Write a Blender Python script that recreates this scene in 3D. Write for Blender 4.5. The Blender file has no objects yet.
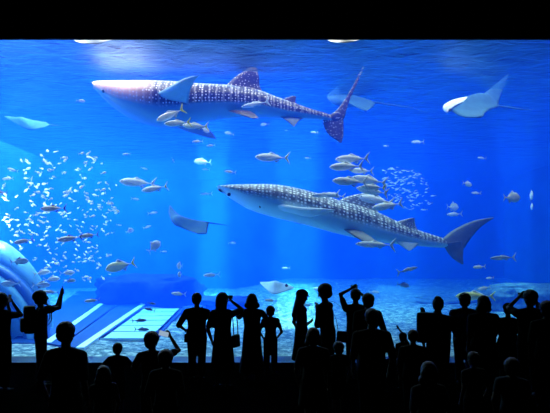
WATER_S = 0.062; WATER_A = 0.095
import bpy, bmesh, math, random
from mathutils import Vector, Matrix, noise
PI = math.pi
S = bpy.context.scene
C = S.collection
F = 560.0; CY = -14.0; CZ = 2.5; HZ = 255.0; FLOOR = -0.1

def at(px, py, Y):
    """world point at depth plane Y that the photograph shows at pixel (px, py)"""
    d = Y - CY
    return Vector(((px - 275) * d / F, Y, CZ - (py - HZ) * d / F))

# ---------------------------------------------------------------- materials
def new_mat(name):
    m = bpy.data.materials.new(name); m.use_nodes = True
    nt = m.node_tree; nt.nodes.clear()
    out = nt.nodes.new('ShaderNodeOutputMaterial')
    return m, nt, out

def N(nt, kind, **kw):
    n = nt.nodes.new(kind)
    for k, v in kw.items():
        if k in n.inputs: n.inputs[k].default_value = v
        else: setattr(n, k, v)
    return n

def ramp(nt, fac, stops):
    r = nt.nodes.new('ShaderNodeValToRGB')
    el = r.color_ramp.elements
    while len(el) < len(stops): el.new(0.5)
    for e, (p, c) in zip(el, stops):
        e.position = p; e.color = (*c, 1) if len(c) == 3 else c
    nt.links.new(fac, r.inputs[0])
    return r

def plain(name, col, rough=0.6, metal=0.0, var=0.15, scale=30, bump=0.0, spec=0.5):
    """principled material with a little procedural tone variation"""
    m, nt, out = new_mat(name)
    b = N(nt, 'ShaderNodeBsdfPrincipled', Roughness=rough, Metallic=metal)
    b.inputs['Specular IOR Level'].default_value = spec
    tc = N(nt, 'ShaderNodeTexCoord'); nz = N(nt, 'ShaderNodeTexNoise', Scale=scale, Detail=3.0)
    nt.links.new(tc.outputs['Object'], nz.inputs['Vector'])
    lo = tuple(c * (1 - var) for c in col); hi = tuple(min(1, c * (1 + var)) for c in col)
    r = ramp(nt, nz.outputs['Fac'], [(0.3, lo), (0.7, hi)])
    nt.links.new(r.outputs[0], b.inputs['Base Color'])
    if bump:
        bp = N(nt, 'ShaderNodeBump', Strength=bump, Distance=0.02)
        nt.links.new(nz.outputs['Fac'], bp.inputs['Height']); nt.links.new(bp.outputs[0], b.inputs['Normal'])
    nt.links.new(b.outputs[0], out.inputs[0])
    return m

# ---------------------------------------------------------------- object helpers
def link(o, parent=None):
    C.objects.link(o)
    if parent: o.parent = parent
    return o

def obj(name, bm, mat, parent=None, smooth=True, loc=None):
    me = bpy.data.meshes.new(name)
    if isinstance(bm, tuple): me.from_pydata(*bm)
    else:
        bmesh.ops.recalc_face_normals(bm, faces=bm.faces[:]); bm.to_mesh(me); bm.free()
    for p in me.polygons: p.use_smooth = smooth
    for mm in (mat if isinstance(mat, (list, tuple)) else [mat]): me.materials.append(mm)
    o = bpy.data.objects.new(name, me)
    if loc is not None: o.location = loc
    return link(o, parent)

def empty(name, label, cat, loc=(0, 0, 0), rz=0.0, group=None):
    o = bpy.data.objects.new(name, None); o.empty_display_size = 0.1
    o.location = loc; o.rotation_euler = (0, 0, rz)
    link(o); return tag(o, label, cat, group)

def tag(o, label, cat, group=None, kind=None):
    o['label'] = label; o['category'] = cat
    if group: o['group'] = group
    if kind: o['kind'] = kind
    return o

def struct(name, bm, mat, smooth=False, label=None):
    o = obj(name, bm, mat, smooth=smooth); o['kind'] = 'structure'
    if label: o['label'] = label
    return o

def box(bm, x0, x1, y0, y1, z0, z1, bevel=0.0):
    r = bmesh.ops.create_cube(bm, size=1.0)
    vs = r['verts']
    for v in vs:
        v.co = Vector(((x0 + x1) / 2 + v.co.x * (x1 - x0), (y0 + y1) / 2 + v.co.y * (y1 - y0), (z0 + z1) / 2 + v.co.z * (z1 - z0)))
    if bevel:
        es = list({e for v in vs for e in v.link_edges})
        bmesh.ops.bevel(bm, geom=es, offset=bevel, segments=2, affect='EDGES', profile=0.7)
    return bm

def bx(*a, **k): return box(bmesh.new(), *a, **k)

def copy_tree(o, parent=None):
    c = o.copy(); C.objects.link(c)
    if parent: c.parent = parent
    for ch in list(o.children): copy_tree(ch, c)
    return c

# ---------------------------------------------------------------- render settings, camera, world
S.view_settings.view_transform = 'Standard'; S.view_settings.look = 'None'
S.view_settings.gamma = 1.0; S.view_settings.exposure = 0.0; S.view_settings.use_curve_mapping = False
S.cycles.use_denoising = True
S.cycles.volume_bounces = 2; S.cycles.max_bounces = 8; S.cycles.transparent_max_bounces = 12
S.cycles.diffuse_bounces = 3; S.cycles.glossy_bounces = 2
S.cycles.sample_clamp_indirect = 4.0

cam = bpy.data.cameras.new('camera'); co = bpy.data.objects.new('camera', cam); C.objects.link(co)
cam.sensor_width = 36; cam.sensor_fit = 'HORIZONTAL'; cam.lens = 36 * F / 550
cam.shift_y = (HZ - 206.5) / 550
co.location = (0, CY, CZ); co.rotation_euler = (PI / 2, 0, 0)
cam.clip_end = 200
S.camera = co

w = bpy.data.worlds.new('night_sky'); S.world = w; w.use_nodes = True
w.node_tree.nodes['Background'].inputs[0].default_value = (0.05, 0.10, 0.22, 1)
w.node_tree.nodes['Background'].inputs[1].default_value = 0.05

# ---------------------------------------------------------------- hall shell
M_dark = plain('black_painted_wall', (0.012, 0.012, 0.014), 0.9, spec=0.1)
M_carpet = plain('black_carpet', (0.0012, 0.0012, 0.0016), 1.0, scale=200, bump=0.4, spec=0.0)
M_ledge = plain('dark_blue_ledge', (0.02, 0.035, 0.17), 0.5, scale=12)
WT = 7.91; X0, X1 = -18.0, 18.0; TB = 30.0; SURF = 8.42
struct('floor', bx(X0 - 2, X1 + 2, -17.5, -0.82, FLOOR - 0.3, FLOOR), M_carpet)
struct('ceiling', bx(X0 - 2, X1 + 2, -17.5, 0.0, 10.5, 10.8), M_dark)
struct('wall_back', bx(X0 - 2, X1 + 2, -17.8, -17.5, FLOOR - .3, 10.8), M_dark)
struct('wall_left', bx(X0 - 2.3, X0 - 2, -17.8, 0.0, FLOOR - .3, 10.8), M_dark)
struct('wall_right', bx(X1 + 2, X1 + 2.3, -17.8, 0.0, FLOOR - .3, 10.8), M_dark)
struct('wall_above_window', bx(X0 - 2, X1 + 2, 0.0, 0.09, WT, 10.8), M_dark)
for n, a, b in (('wall_beside_window_left', X0 - 2, X0), ('wall_beside_window_right', X1, X1 + 2)):
    struct(n, bx(a, b, 0.0, 0.38, FLOOR - .3, WT), M_dark)
struct('trim_1', bx(X0 - 2, X1 + 2, -0.82, 0.0, FLOOR - .3, -0.03, bevel=0.012), M_ledge)
# acrylic window
m, nt, out = new_mat('clear_acrylic')
tr = N(nt, 'ShaderNodeBsdfTransparent'); gl = N(nt, 'ShaderNodeBsdfGlossy', Roughness=0.02)
gl.inputs['Color'].default_value = (0.8, 0.9, 1, 1)
fr = N(nt, 'ShaderNodeFresnel', IOR=1.3); mx = N(nt, 'ShaderNodeMixShader')
nt.links.new(fr.outputs[0], mx.inputs[0]); nt.links.new(tr.outputs[0], mx.inputs[1]); nt.links.new(gl.outputs[0], mx.inputs[2])
nt.links.new(mx.outputs[0], out.inputs[0])
M_acrylic = m
struct('window_1', bx(X0 + .01, X1 - .01, 0.1, 0.4, -0.3, 8.6), M_acrylic)

# ---------------------------------------------------------------- tank shell
M_tank = plain('blue_tank_wall', (0.03, 0.16, 0.45), 0.8, var=0.35, scale=0.5, spec=0.1)
m, nt, out = new_mat('pale_coral_sand')
b = N(nt, 'ShaderNodeBsdfPrincipled', Roughness=0.95); b.inputs['Specular IOR Level'].default_value = 0.1
tc = N(nt, 'ShaderNodeTexCoord'); n1 = N(nt, 'ShaderNodeTexNoise', Scale=3.2, Detail=8.0, Roughness=0.85)
nt.links.new(tc.outputs['Object'], n1.inputs['Vector'])
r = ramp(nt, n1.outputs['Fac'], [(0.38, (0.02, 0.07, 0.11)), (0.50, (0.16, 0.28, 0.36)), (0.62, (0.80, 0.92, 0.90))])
nt.links.new(r.outputs[0], b.inputs['Base Color'])
bp = N(nt, 'ShaderNodeBump', Strength=1.0, Distance=0.12); nt.links.new(n1.outputs['Fac'], bp.inputs['Height'])
nt.links.new(bp.outputs[0], b.inputs['Normal']); nt.links.new(b.outputs[0], out.inputs[0])
M_sand = m
struct('wall_tank_back', bx(X0 - .3, X1 + .3, TB, TB + .4, -1.4, 10), M_tank)
struct('wall_tank_left', bx(X0 - .4, X0, .5, TB, -1.4, 10), M_tank)
struct('wall_tank_right', bx(X1, X1 + .4, .5, TB, -1.4, 10), M_tank)
def grid(nx, ny, x0, x1, y0, y1, fz):
    vs = [(x0 + (x1 - x0) * i / nx, y0 + (y1 - y0) * j / ny, 0) for j in range(ny + 1) for i in range(nx + 1)]
    vs = [(x, y, fz(x, y)) for x, y, _ in vs]
    fs = [(j * (nx + 1) + i, j * (nx + 1) + i + 1, (j + 1) * (nx + 1) + i + 1, (j + 1) * (nx + 1) + i) for j in range(ny) for i in range(nx)]
    return vs, fs
def bed_z(x, y):
    n = noise.fractal(Vector((x * .35, y * .35, 1.3)), 1.0, 2.0, 4)
    return -0.12 + 0.10 * n * min(1, max(0, y - .5)) + 0.035 * max(0, y - 8) * max(0, min(1, (x + 3) / 4))
v, f = grid(130, 130, X0, X1, 0.4, TB, bed_z)
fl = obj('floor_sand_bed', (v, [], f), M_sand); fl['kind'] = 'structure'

# water surface seen from below
m, nt, out = new_mat('water_surface')
tr = N(nt, 'ShaderNodeBsdfTransparent'); tr.inputs[0].default_value = (0.85, 0.95, 1, 1)
gl = N(nt, 'ShaderNodeBsdfGlossy', Roughness=0.5); gl.inputs[0].default_value = (0.33, 0.62, .8, 1)
tc = N(nt, 'ShaderNodeTexCoord'); mp = N(nt, 'ShaderNodeMapping'); mp.inputs['Scale'].default_value = (0.8, 1.6, 1)
nz = N(nt, 'ShaderNodeTexNoise', Scale=1.6, Detail=4.0, Distortion=0.6)
bp = N(nt, 'ShaderNodeBump', Strength=0.55, Distance=0.25)
nt.links.new(tc.outputs['Object'], mp.inputs[0]); nt.links.new(mp.outputs[0], nz.inputs['Vector'])
nt.links.new(nz.outputs['Fac'], bp.inputs['Height']); nt.links.new(bp.outputs[0], gl.inputs['Normal'])
lw = N(nt, 'ShaderNodeLayerWeight', Blend=0.35); nt.links.new(bp.outputs[0], lw.inputs['Normal'])
mx = N(nt, 'ShaderNodeMixShader')
nt.links.new(lw.outputs['Facing'], mx.inputs[0]); nt.links.new(tr.outputs[0], mx.inputs[1]); nt.links.new(gl.outputs[0], mx.inputs[2])
nt.links.new(mx.outputs[0], out.inputs[0]); M_surf = m
v, f = grid(150, 120, X0, X1, 0.5, TB, lambda x, y: SURF + 0.05 * noise.fractal(Vector((x * .8, y * 1.6, 0)), 1, 2, 3))
ws = obj('water_surface', (v, [], f), M_surf)
ws['kind'] = 'structure'

# the water body: real scattering and absorbing volume
m, nt, out = new_mat('sea_water')
sc_ = N(nt, 'ShaderNodeVolumeScatter', Density=WATER_S, Anisotropy=0.0); sc_.inputs['Color'].default_value = (0.01, 0.105, 1.0, 1)
ab = N(nt, 'ShaderNodeVolumeAbsorption', Density=WATER_A); ab.inputs['Color'].default_value = (0.0, 0.62, 0.95, 1)
ad = N(nt, 'ShaderNodeAddShader'); nt.links.new(sc_.outputs[0], ad.inputs[0]); nt.links.new(ab.outputs[0], ad.inputs[1])
nt.links.new(ad.outputs[0], out.inputs['Volume'])
wb = obj('sea_water', bx(X0 + .02, X1 - .02, 0.41, TB - .02, -1.3, SURF - .08), m, smooth=False)
wb['kind'] = 'structure'; wb['label'] = 'clear blue sea water filling the tank behind the window'

# ---------------------------------------------------------------- lights over the open tank
def area(name, loc, rot, sx, sy, power, col, spread=PI):
    l = bpy.data.lights.new(name, 'AREA'); l.shape = 'RECTANGLE'; l.size = sx; l.size_y = sy; l.energy = power; l.color = col; l.spread = spread
    o = bpy.data.objects.new(name, l); o.location = loc; o.rotation_euler = rot; C.objects.link(o); return o
def spot(name, loc, tgt, deg, power, col, blend=0.4, rad=0.15):
    l = bpy.data.lights.new(name, 'SPOT'); l.spot_size = math.radians(deg); l.spot_blend = blend; l.energy = power; l.color = col; l.shadow_soft_size = rad
    o = bpy.data.objects.new(name, l); o.location = loc
    o.rotation_euler = (Vector(tgt) - Vector(loc)).to_track_quat('-Z', 'Y').to_euler(); C.objects.link(o); return o
# daylight falling through the open top of the tank, brighter at the left end
SKY = (0.62, 0.76, 1.0)
area('skylight_left', (-12, 16, 10.4), (0, 0, 0), 13, 24, 17500, SKY)
area('skylight_middle', (-1.5, 16, 10.4), (0, 0, 0), 6, 24, 4200, SKY)
area('skylight_right', (9, 16, 10.4), (0, 0, 0), 10, 24, 2200, SKY)
area('front_skylight_left', (-8.5, 2.6, 10.6), (0, 0, 0), 12, 2.5, 2100, (1.0, 0.88, 0.82))
area('front_skylight_right', (5, 2.6, 10.6), (0, 0, 0), 12, 2.5, 1100, (1.0, 0.88, 0.82))
def shaft(name, px, wpx, Y, depth, power, deg=7):
    p = at(px, 60, Y)
    area(name, (p.x, p.y, 10.0), (0, 0, -math.atan2(p.x, Y - CY)), wpx * (Y + 14) / 560, depth, power, (0.72, 0.9, 1.0), math.radians(deg))
shaft('light_shaft_one', 213, 26, 16, 20, 900)
shaft('light_shaft_two', 297, 40, 16, 20, 950)
shaft('light_shaft_three', 395, 50, 16, 16, 220)
shaft('light_shaft_four', 515, 30, 16, 16, 150)
# ================================================================= shared body builders
def loft(rings, caps=True):
    """rings: list of lists of points, same count each; returns (verts, faces, uvs per vert)"""
    n = len(rings[0]); vs = [tuple(p) for r in rings for p in r]; fs = []
    for i in range(len(rings) - 1):
        for j in range(n):
            k = (j + 1) % n
            fs.append((i * n + j, i * n + k, (i + 1) * n + k, (i + 1) * n + j))
    if caps:
        fs.append(tuple(range(n))[::-1]); fs.append(tuple((len(rings) - 1) * n + j for j in range(n)))
    return vs, fs

def mesh_uv(name, vs, fs, uv, mats, parent=None, smooth=True):
    """uv: one (u, v) per vertex"""
    me = bpy.data.meshes.new(name); me.from_pydata(vs, [], fs)
    l = me.uv_layers.new(name='UVMap')
    for p in me.polygons:
        p.use_smooth = smooth
        for li in p.loop_indices: l.data[li].uv = uv[me.loops[li].vertex_index]
    for mm in (mats if isinstance(mats, (list, tuple)) else [mats]): me.materials.append(mm)
    me.validate()
    o = bpy.data.objects.new(name, me)
    return link(o, parent)

def interp(keys, t):
    """smooth (Catmull-Rom) interpolation of rows [t, a, b, ...]"""
    n = len(keys)
    if t <= keys[0][0]: return keys[0][1:]
    if t >= keys[-1][0]: return keys[-1][1:]
    for i in range(n - 1):
        if keys[i][0] <= t <= keys[i + 1][0]: break
    a, b = keys[i], keys[i + 1]; p = keys[max(0, i - 1)]; q = keys[min(n - 1, i + 2)]
    h = b[0] - a[0]; s = (t - a[0]) / h; res = []
    for k in range(1, len(a)):
        m0 = (b[k] - p[k]) / max(1e-6, b[0] - p[0]) * h; m1 = (q[k] - a[k]) / max(1e-6, q[0] - a[0]) * h
        if (b[k] - a[k]) * (a[k] - p[k]) <= 0: m0 = 0
        if (q[k] - b[k]) * (b[k] - a[k]) <= 0: m1 = 0
        res.append((2*s**3 - 3*s*s + 1) * a[k] + (s**3 - 2*s*s + s) * m0 + (-2*s**3 + 3*s*s) * b[k] + (s**3 - s*s) * m1)
    return res

def curve_pts(pts, n):
    """resample a polyline of Vectors to n+1 smooth points"""
    keys = []; t = 0.0
    for i, p in enumerate(pts):
        if i: t += (p - pts[i - 1]).length
        keys.append([t, *p])
    return [Vector(interp(keys, t * i / n)) for i in range(n + 1)]

def fin(name, lead, trail, thick, mat, parent, n=12, m=6, off=None):
    """solid fin between a leading and a trailing edge (root to tip), lens-shaped in section"""
    L = curve_pts([Vector(p) for p in lead], n); T = curve_pts([Vector(p) for p in trail], n)
    rings = []; uv = []
    for i in range(n + 1):
        a, b = L[i], T[i]; s = i / n
        span = (L[min(n, i + 1)] + T[min(n, i + 1)] - L[max(0, i - 1)] - T[max(0, i - 1)])
        nor = (b - a).cross(span)
        if nor.length < 1e-9: nor = Vector((0, 1, 0))
        nor.normalize(); ring = []
        if i and nor.dot(prev) < 0: nor = -nor
        prev = nor
        th = thick * (1 - 0.75 * s) * min(1.0, (b - a).length / (thick * 2.5) + 0.15)
        for k in range(2 * m):
            u = k / m if k <= m else (2 * m - k) / m
            sg = 1 if k < m else -1
            h = th * (math.sin(PI * min(1, u) ** 0.6)) * 0.5 * sg
            if k in (0, m): h = 0
            ring.append(a.lerp(b, u) + nor * h); uv.append((u, s))
        rings.append(ring)
    vs, fs = loft(rings)
    if off is not None: vs = [tuple(Vector(v) - off) for v in vs]
    return mesh_uv(name, vs, fs, uv, mat, parent)

# ================================================================= fish materials
def skin_mat(name, back, belly, split, soft, spots=None, rough=0.45, scale_uv=(60, 26), spot_r=0.30, bars=0.0, spec=0.3, noise_amt=0.06, head=None, head_u=(0.1, 0.3)):
    """countershaded skin on UV: u along the body, v around it (0 back .. 1 belly)"""
    m, nt, out = new_mat(name)
    L = nt.links
    b = N(nt, 'ShaderNodeBsdfPrincipled', Roughness=rough); b.inputs['Specular IOR Level'].default_value = spec
    uv = N(nt, 'ShaderNodeUVMap'); sp = N(nt, 'ShaderNodeSeparateXYZ'); L.new(uv.outputs[0], sp.inputs[0])
    nz = N(nt, 'ShaderNodeTexNoise', Scale=14.0, Detail=4.0); L.new(uv.outputs[0], nz.inputs['Vector'])
    ma = N(nt, 'ShaderNodeMath', operation='MULTIPLY_ADD'); L.new(nz.outputs['Fac'], ma.inputs[0]); ma.inputs[1].default_value = noise_amt; L.new(sp.outputs[1], ma.inputs[2])
    r = ramp(nt, ma.outputs[0], [(max(0, split - soft), (0, 0, 0)), (split + soft, (1, 1, 1))])
    colr = None
    if spots:
        mp = N(nt, 'ShaderNodeMapping'); mp.inputs['Scale'].default_value = (scale_uv[0], scale_uv[1], 1); L.new(uv.outputs[0], mp.inputs[0])
        vo = N(nt, 'ShaderNodeTexVoronoi', Scale=1.0, Randomness=0.35); L.new(mp.outputs[0], vo.inputs['Vector'])
        sr = ramp(nt, vo.outputs['Distance'], [(spot_r * .75, (1, 1, 1)), (spot_r * 1.15, (0, 0, 0))])
        mix = N(nt, 'ShaderNodeMixRGB'); mix.inputs[1].default_value = (*back, 1); mix.inputs[2].default_value = (*spots, 1)
        fac = sr.outputs[0]
        if bars:
            wv = N(nt, 'ShaderNodeTexWave', Scale=scale_uv[0] / 6.283 * 0.9, Distortion=0.8); L.new(uv.outputs[0], wv.inputs['Vector'])
            wr = ramp(nt, wv.outputs['Fac'], [(0.72, (0, 0, 0)), (0.95, (bars, bars, bars))])
            mxx = N(nt, 'ShaderNodeMath', operation='MAXIMUM'); L.new(sr.outputs[0], mxx.inputs[0]); L.new(wr.outputs[0], mxx.inputs[1]); fac = mxx.outputs[0]
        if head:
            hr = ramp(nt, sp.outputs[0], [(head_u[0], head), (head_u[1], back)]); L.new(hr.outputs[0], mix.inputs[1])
        L.new(fac, mix.inputs[0]); colr = mix.outputs[0]
    m2 = N(nt, 'ShaderNodeMixRGB'); m2.inputs[2].default_value = (*belly, 1)
    if colr: L.new(colr, m2.inputs[1])
    else: m2.inputs[1].default_value = (*back, 1)
    L.new(r.outputs[0], m2.inputs[0]); L.new(m2.outputs[0], b.inputs['Base Color'])
    bp = N(nt, 'ShaderNodeBump', Strength=0.15, Distance=0.02); L.new(nz.outputs['Fac'], bp.inputs['Height']); L.new(bp.outputs[0], b.inputs['Normal'])
    L.new(b.outputs[0], out.inputs[0]); return m

M_ws = skin_mat('whale_shark_skin', (0.030, 0.018, 0.012), (0.09, 0.25, 0.40), 0.60, 0.03, (0.95, 0.78, 0.82), scale_uv=(74, 22), spot_r=0.25, bars=0.20, head=(0.98, 0.50, 0.40), head_u=(0.14, 0.27), noise_amt=0.05)  # head pink paints the top light, belly blue paints the shaded underside
M_wsh = skin_mat('pale_whale_shark_skin', (0.10, 0.12, 0.15), (0.48, 0.72, 0.82), 0.58, 0.05, (0.85, 0.92, 0.92), scale_uv=(62, 18), spot_r=0.33, bars=0.25, head=(0.16, 0.18, 0.22), head_u=(0.05, 0.5))
M_wsf = skin_mat('spotted_dark_fin', (0.040, 0.020, 0.012), (0.1, 0.08, 0.1), 1.3, 0.05, (0.9, 0.75, 0.8), scale_uv=(9, 13), spot_r=0.21)
M_wsf2 = skin_mat('spotted_grey_fin', (0.20, 0.22, 0.25), (0.1, 0.08, 0.1), 1.3, 0.05, (0.8, 0.84, 0.88), scale_uv=(7, 10), spot_r=0.3)
M_pale = plain('pale_underside_skin', (0.16, 0.32, 0.46), 0.5, var=0.08, scale=6)
M_mid = plain('light_grey_fin_skin', (0.68, 0.80, 0.84), 0.5, var=0.08, scale=6)
M_greyfin = plain('grey_fin_skin', (0.13, 0.16, 0.20), 0.5, var=0.15, scale=6)
M_black = plain('black_eye', (0.005, 0.005, 0.006), 0.1)
M_mouth = plain('dark_mouth', (0.02, 0.012, 0.015), 0.8)
M_white = plain('white_skin', (0.85, 0.86, 0.86), 0.5, var=0.05)

def ball(name, c, r, mat, parent, sx=(1, 1, 1), seg=12, rot=None):
    bm = bmesh.new(); bmesh.ops.create_uvsphere(bm, u_segments=seg, v_segments=max(6, seg // 2), radius=1)
    for v in bm.verts:
        p = Vector((v.co.x * r * sx[0], v.co.y * r * sx[1], v.co.z * r * sx[2]))
        if rot: p = rot @ p
        v.co = p + Vector(c)
    return obj(name, bm, mat, parent)

# ================================================================= whale sharks
def whale_shark(label, prof, Yk, roll, mat, finmat, fins, seed):
    """prof rows: px, top py, bottom py, half width in m; Yk rows: px, depth"""
    mid = prof[len(prof) // 2]; base = at(mid[0], (mid[1] + mid[2]) / 2, interp(Yk, mid[0])[0])
    root = empty('whale_shark', label, 'whale shark', base)
    nst, nr = 72, 40; rings = []; uv = []
    x0, x1 = prof[0][0], prof[-1][0]
    cr, sr = math.cos(roll), math.sin(roll)
    for i in range(nst + 1):
        s = i / nst; s2 = s * s * 0.35 + s * 0.65
        px = x0 + (x1 - x0) * s2
        top, bot, hw = interp(prof, px); Y = interp(Yk, px)[0]
        a, b = at(px, top, Y), at(px, bot, Y); c = (a + b) / 2; hh = (a.z - b.z) / 2
        c.x = (px - 275) * (Y - CY - 0.7 * hw) / F
        ring = []
        for j in range(nr):
            th = 2 * PI * j / nr                   # 0 = back, pi = belly
            v = 1 - abs(1 - j / nr * 2)            # 0 back .. 1 belly
            rid = 1.0 + 0.035 * sum(math.exp(-((v - q) / 0.03) ** 2) for q in (0.12, 0.27, 0.42)) * min(1, max(0, (s2 - .12) * 6))
            ez = math.cos(th); ey = -math.sin(th)
            # flat belly, arched back
            z = (abs(ez) ** 0.9 * (1 if ez > 0 else -1)) * hh * rid; y = (abs(ey) ** 0.85 * (1 if ey > 0 else -1)) * hw * rid
            ring.append([y * cr + z * sr, z * cr - y * sr]); uv.append((s2, v))
        zt = max(q[1] for q in ring); zb = min(q[1] for q in ring)
        zz = [(q[1] - (zt + zb) / 2) * 2 * hh / (zt - zb) + c.z for q in ring]
        for it in range(4):        # fit the section to the height seen from the hall
            pys = [HZ - (z - CZ) * F / (Y - CY + q[0]) for z, q in zip(zz, ring)]
            t_, b_ = min(pys), max(pys); k = (bot - top) / (b_ - t_); cz = sum(zz) / len(zz)
            sh = ((t_ + b_) / 2 - (top + bot) / 2) * (Y - CY) / F
            zz = [cz + (z - cz) * k + sh for z in zz]
        rings.append([Vector((c.x, Y + q[0], z)) - base for z, q in zip(zz, ring)])
    vs, fs = loft(rings)
    mesh_uv('body', vs, fs, uv, mat, root)
    for f in fins:
        nm, lead, trail, th, mt = f[:5]
        fin(nm, [at(*p) for p in lead], [at(*p) for p in trail], th, mt, root, n=16, m=8, off=base)
    return root, base

prof1 = [(93.5, 83.2, 90.5, .5), (94.3, 82, 95, .66), (96, 81.3, 99, .82), (100, 80.9, 104, .95), (107, 80.6, 110.5, 1.06), (118, 80.4, 117.5, 1.12), (140, 80.2, 125.3, 1.15), (160, 80.4, 128.3, 1.1), (176, 81.5, 127, 1.02),
         (195, 83, 122.8, .92), (215, 84, 119.8, .82), (235, 85.5, 118.2, .70), (255, 88.5, 117.5, .58), (275, 96, 118.5, .46), (295, 103, 119.3, .34), (312, 109, 119.5, .24), (326, 113, 120.5, .15), (332, 115, 121, .08)]
Y1 = [(90, 3.6), (200, 4.0), (335, 4.6)]
fins1 = [
 ('pectoral_fin', [(150, 97, 3.0), (158, 92.5, 2.7), (168, 87.5, 2.4), (180, 80.5, 2.1), (190, 76.8, 1.9), (200, 75, 1.7)], [(188, 105, 3.1), (189, 98, 2.8), (190, 92, 2.5), (191.5, 87, 2.2), (195, 81, 1.95), (200.5, 74.6, 1.7)], .22, M_pale),
 ('pectoral_fin', [(163, 121, 5.0), (175, 127, 5.2), (190, 132.5, 5.5), (205, 137, 5.8), (216, 139.5, 6.0)], [(188, 120, 5.0), (196, 122, 5.2), (205, 126.5, 5.5), (212, 132.5, 5.8), (216.5, 139, 6.0)], .14, M_greyfin),
 ('first_dorsal_fin', [(225, 87, 4.1), (232, 79.5, 4.1), (240, 73.5, 4.1), (251, 67.6, 4.1)], [(264, 93, 4.15), (259.5, 86, 4.15), (258.8, 76, 4.1), (256, 67.4, 4.1)], .16, M_wsf),
 ('second_dorsal_fin', [(281, 100, 4.4), (287, 97.5, 4.4), (293, 95.8, 4.4)], [(298, 105, 4.4), (295.5, 101, 4.4), (296.5, 96.8, 4.4)], .08, M_wsf),
 ('anal_fin', [(279, 116, 4.3), (286, 121, 4.2), (293.5, 126.6, 4.2)], [(304, 118, 4.4), (299, 121, 4.3), (294.5, 126.8, 4.2)], .07, M_greyfin),
 ('pelvic_fin', [(228, 111, 3.6), (238, 114, 3.3), (252, 118.5, 3.1)], [(250, 111, 3.7), (255, 114, 3.4), (259, 118.3, 3.1)], .08, M_wsf),
 ('tail_fin', [(324, 116.5, 4.55), (331, 114.2, 4.55), (338, 108.5, 4.6), (348, 94.3, 4.6), (357, 78, 4.65), (363.2, 66.6, 4.7)], [(338, 122, 4.6), (344, 119, 4.6), (346.5, 110, 4.6), (351, 97, 4.62), (357.5, 83, 4.66), (364, 67, 4.7)], .12, M_wsf),
 ('tail_fin_lower_lobe', [(323, 117, 4.55), (323.5, 125, 4.6), (328, 134, 4.6), (340, 142.8, 4.65)], [(343.5, 114, 4.6), (343.5, 124, 4.6), (343.5, 134, 4.62), (341.5, 142.8, 4.65)], .10, M_wsf)]
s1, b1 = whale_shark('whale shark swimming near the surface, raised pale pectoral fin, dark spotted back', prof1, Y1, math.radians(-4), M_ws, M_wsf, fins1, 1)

prof2 = [(217, 186.6, 189.5, .35), (219, 185.9, 192.2, .7), (224, 185.2, 196.5, .9), (232, 184.6, 201.5, 1.02), (246, 184.1, 209, 1.1), (262, 184, 214.5, 1.1), (280, 185, 219, 1.05), (302, 189, 223.8, .96),
         (322, 194.2, 229, .86), (345, 201.5, 235, .74), (362, 206, 238.5, .64), (380, 212.5, 241.8, .52), (400, 222, 244.3, .38), (418, 229.5, 246, .27), (434, 235, 247.2, .18), (446, 238.8, 247.6, .12), (453, 241, 247.5, .07)]
Y2 = [(215, 3.0), (330, 3.3), (455, 4.2)]
fins2 = [
 ('pectoral_fin', [(272, 204.6, 2.35), (283, 205, 2.0), (302, 207.2, 1.7), (320, 208.2, 1.5), (335, 209.8, 1.4)], [(297, 214, 2.4), (302, 216, 2.1), (311, 217, 1.8), (322, 214.5, 1.55), (335.5, 210.2, 1.4)], .15, M_mid),
 ('pectoral_fin', [(262, 213, 3.9), (280, 218, 4.2), (300, 224, 4.6)], [(292, 214, 3.9), (296, 218, 4.2), (302, 224.5, 4.6)], .12, M_greyfin),
 ('first_dorsal_fin', [(336, 202, 3.4), (345, 197.5, 3.4), (356, 194.4, 3.4), (371, 192.6, 3.4)], [(380, 214, 3.5), (376, 208, 3.5), (375, 200, 3.45), (376, 192.8, 3.4)], .14, M_wsf2),
 ('second_dorsal_fin', [(396, 222, 3.75), (404, 219.6, 3.75), (412, 217.8, 3.75)], [(418, 230.5, 3.8), (415.5, 225, 3.8), (414.5, 218.2, 3.75)], .07, M_wsf2),
 ('pelvic_fin', [(343, 229, 2.9), (352, 235, 2.6), (365, 242.8, 2.4)], [(362, 231, 2.9), (370, 236, 2.6), (378, 242, 2.4)], .08, M_greyfin),
 ('anal_fin', [(394, 241, 3.6), (401, 246, 3.6), (408.5, 250.6, 3.6)], [(420, 243.5, 3.7), (415, 247.5, 3.65), (410, 250.8, 3.6)], .06, M_mid),
 ('tail_fin', [(440, 241, 4.1), (446, 235.5, 4.15), (454, 229.5, 4.2), (472, 221.3, 4.25), (484, 218.6, 4.3), (493.5, 217.6, 4.35)], [(452, 247.5, 4.15), (463, 249, 4.2), (467.5, 243, 4.22), (473.5, 235, 4.26), (482, 226, 4.3), (494, 218, 4.35)], .11, M_greyfin),
 ('tail_fin_lower_lobe', [(443, 243, 4.1), (446, 250, 4.15), (453, 258.5, 4.2), (462, 264.3, 4.25)], [(462, 241, 4.15), (463.5, 249, 4.2), (463, 257, 4.2), (463.5, 264, 4.25)], .09, M_greyfin)]
s2, b2 = whale_shark('whale shark lower down with pale checkered back, long nose pointing left, cruising above sand', prof2, Y2, math.radians(5), M_wsh, M_wsf2, fins2, 2)

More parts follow.
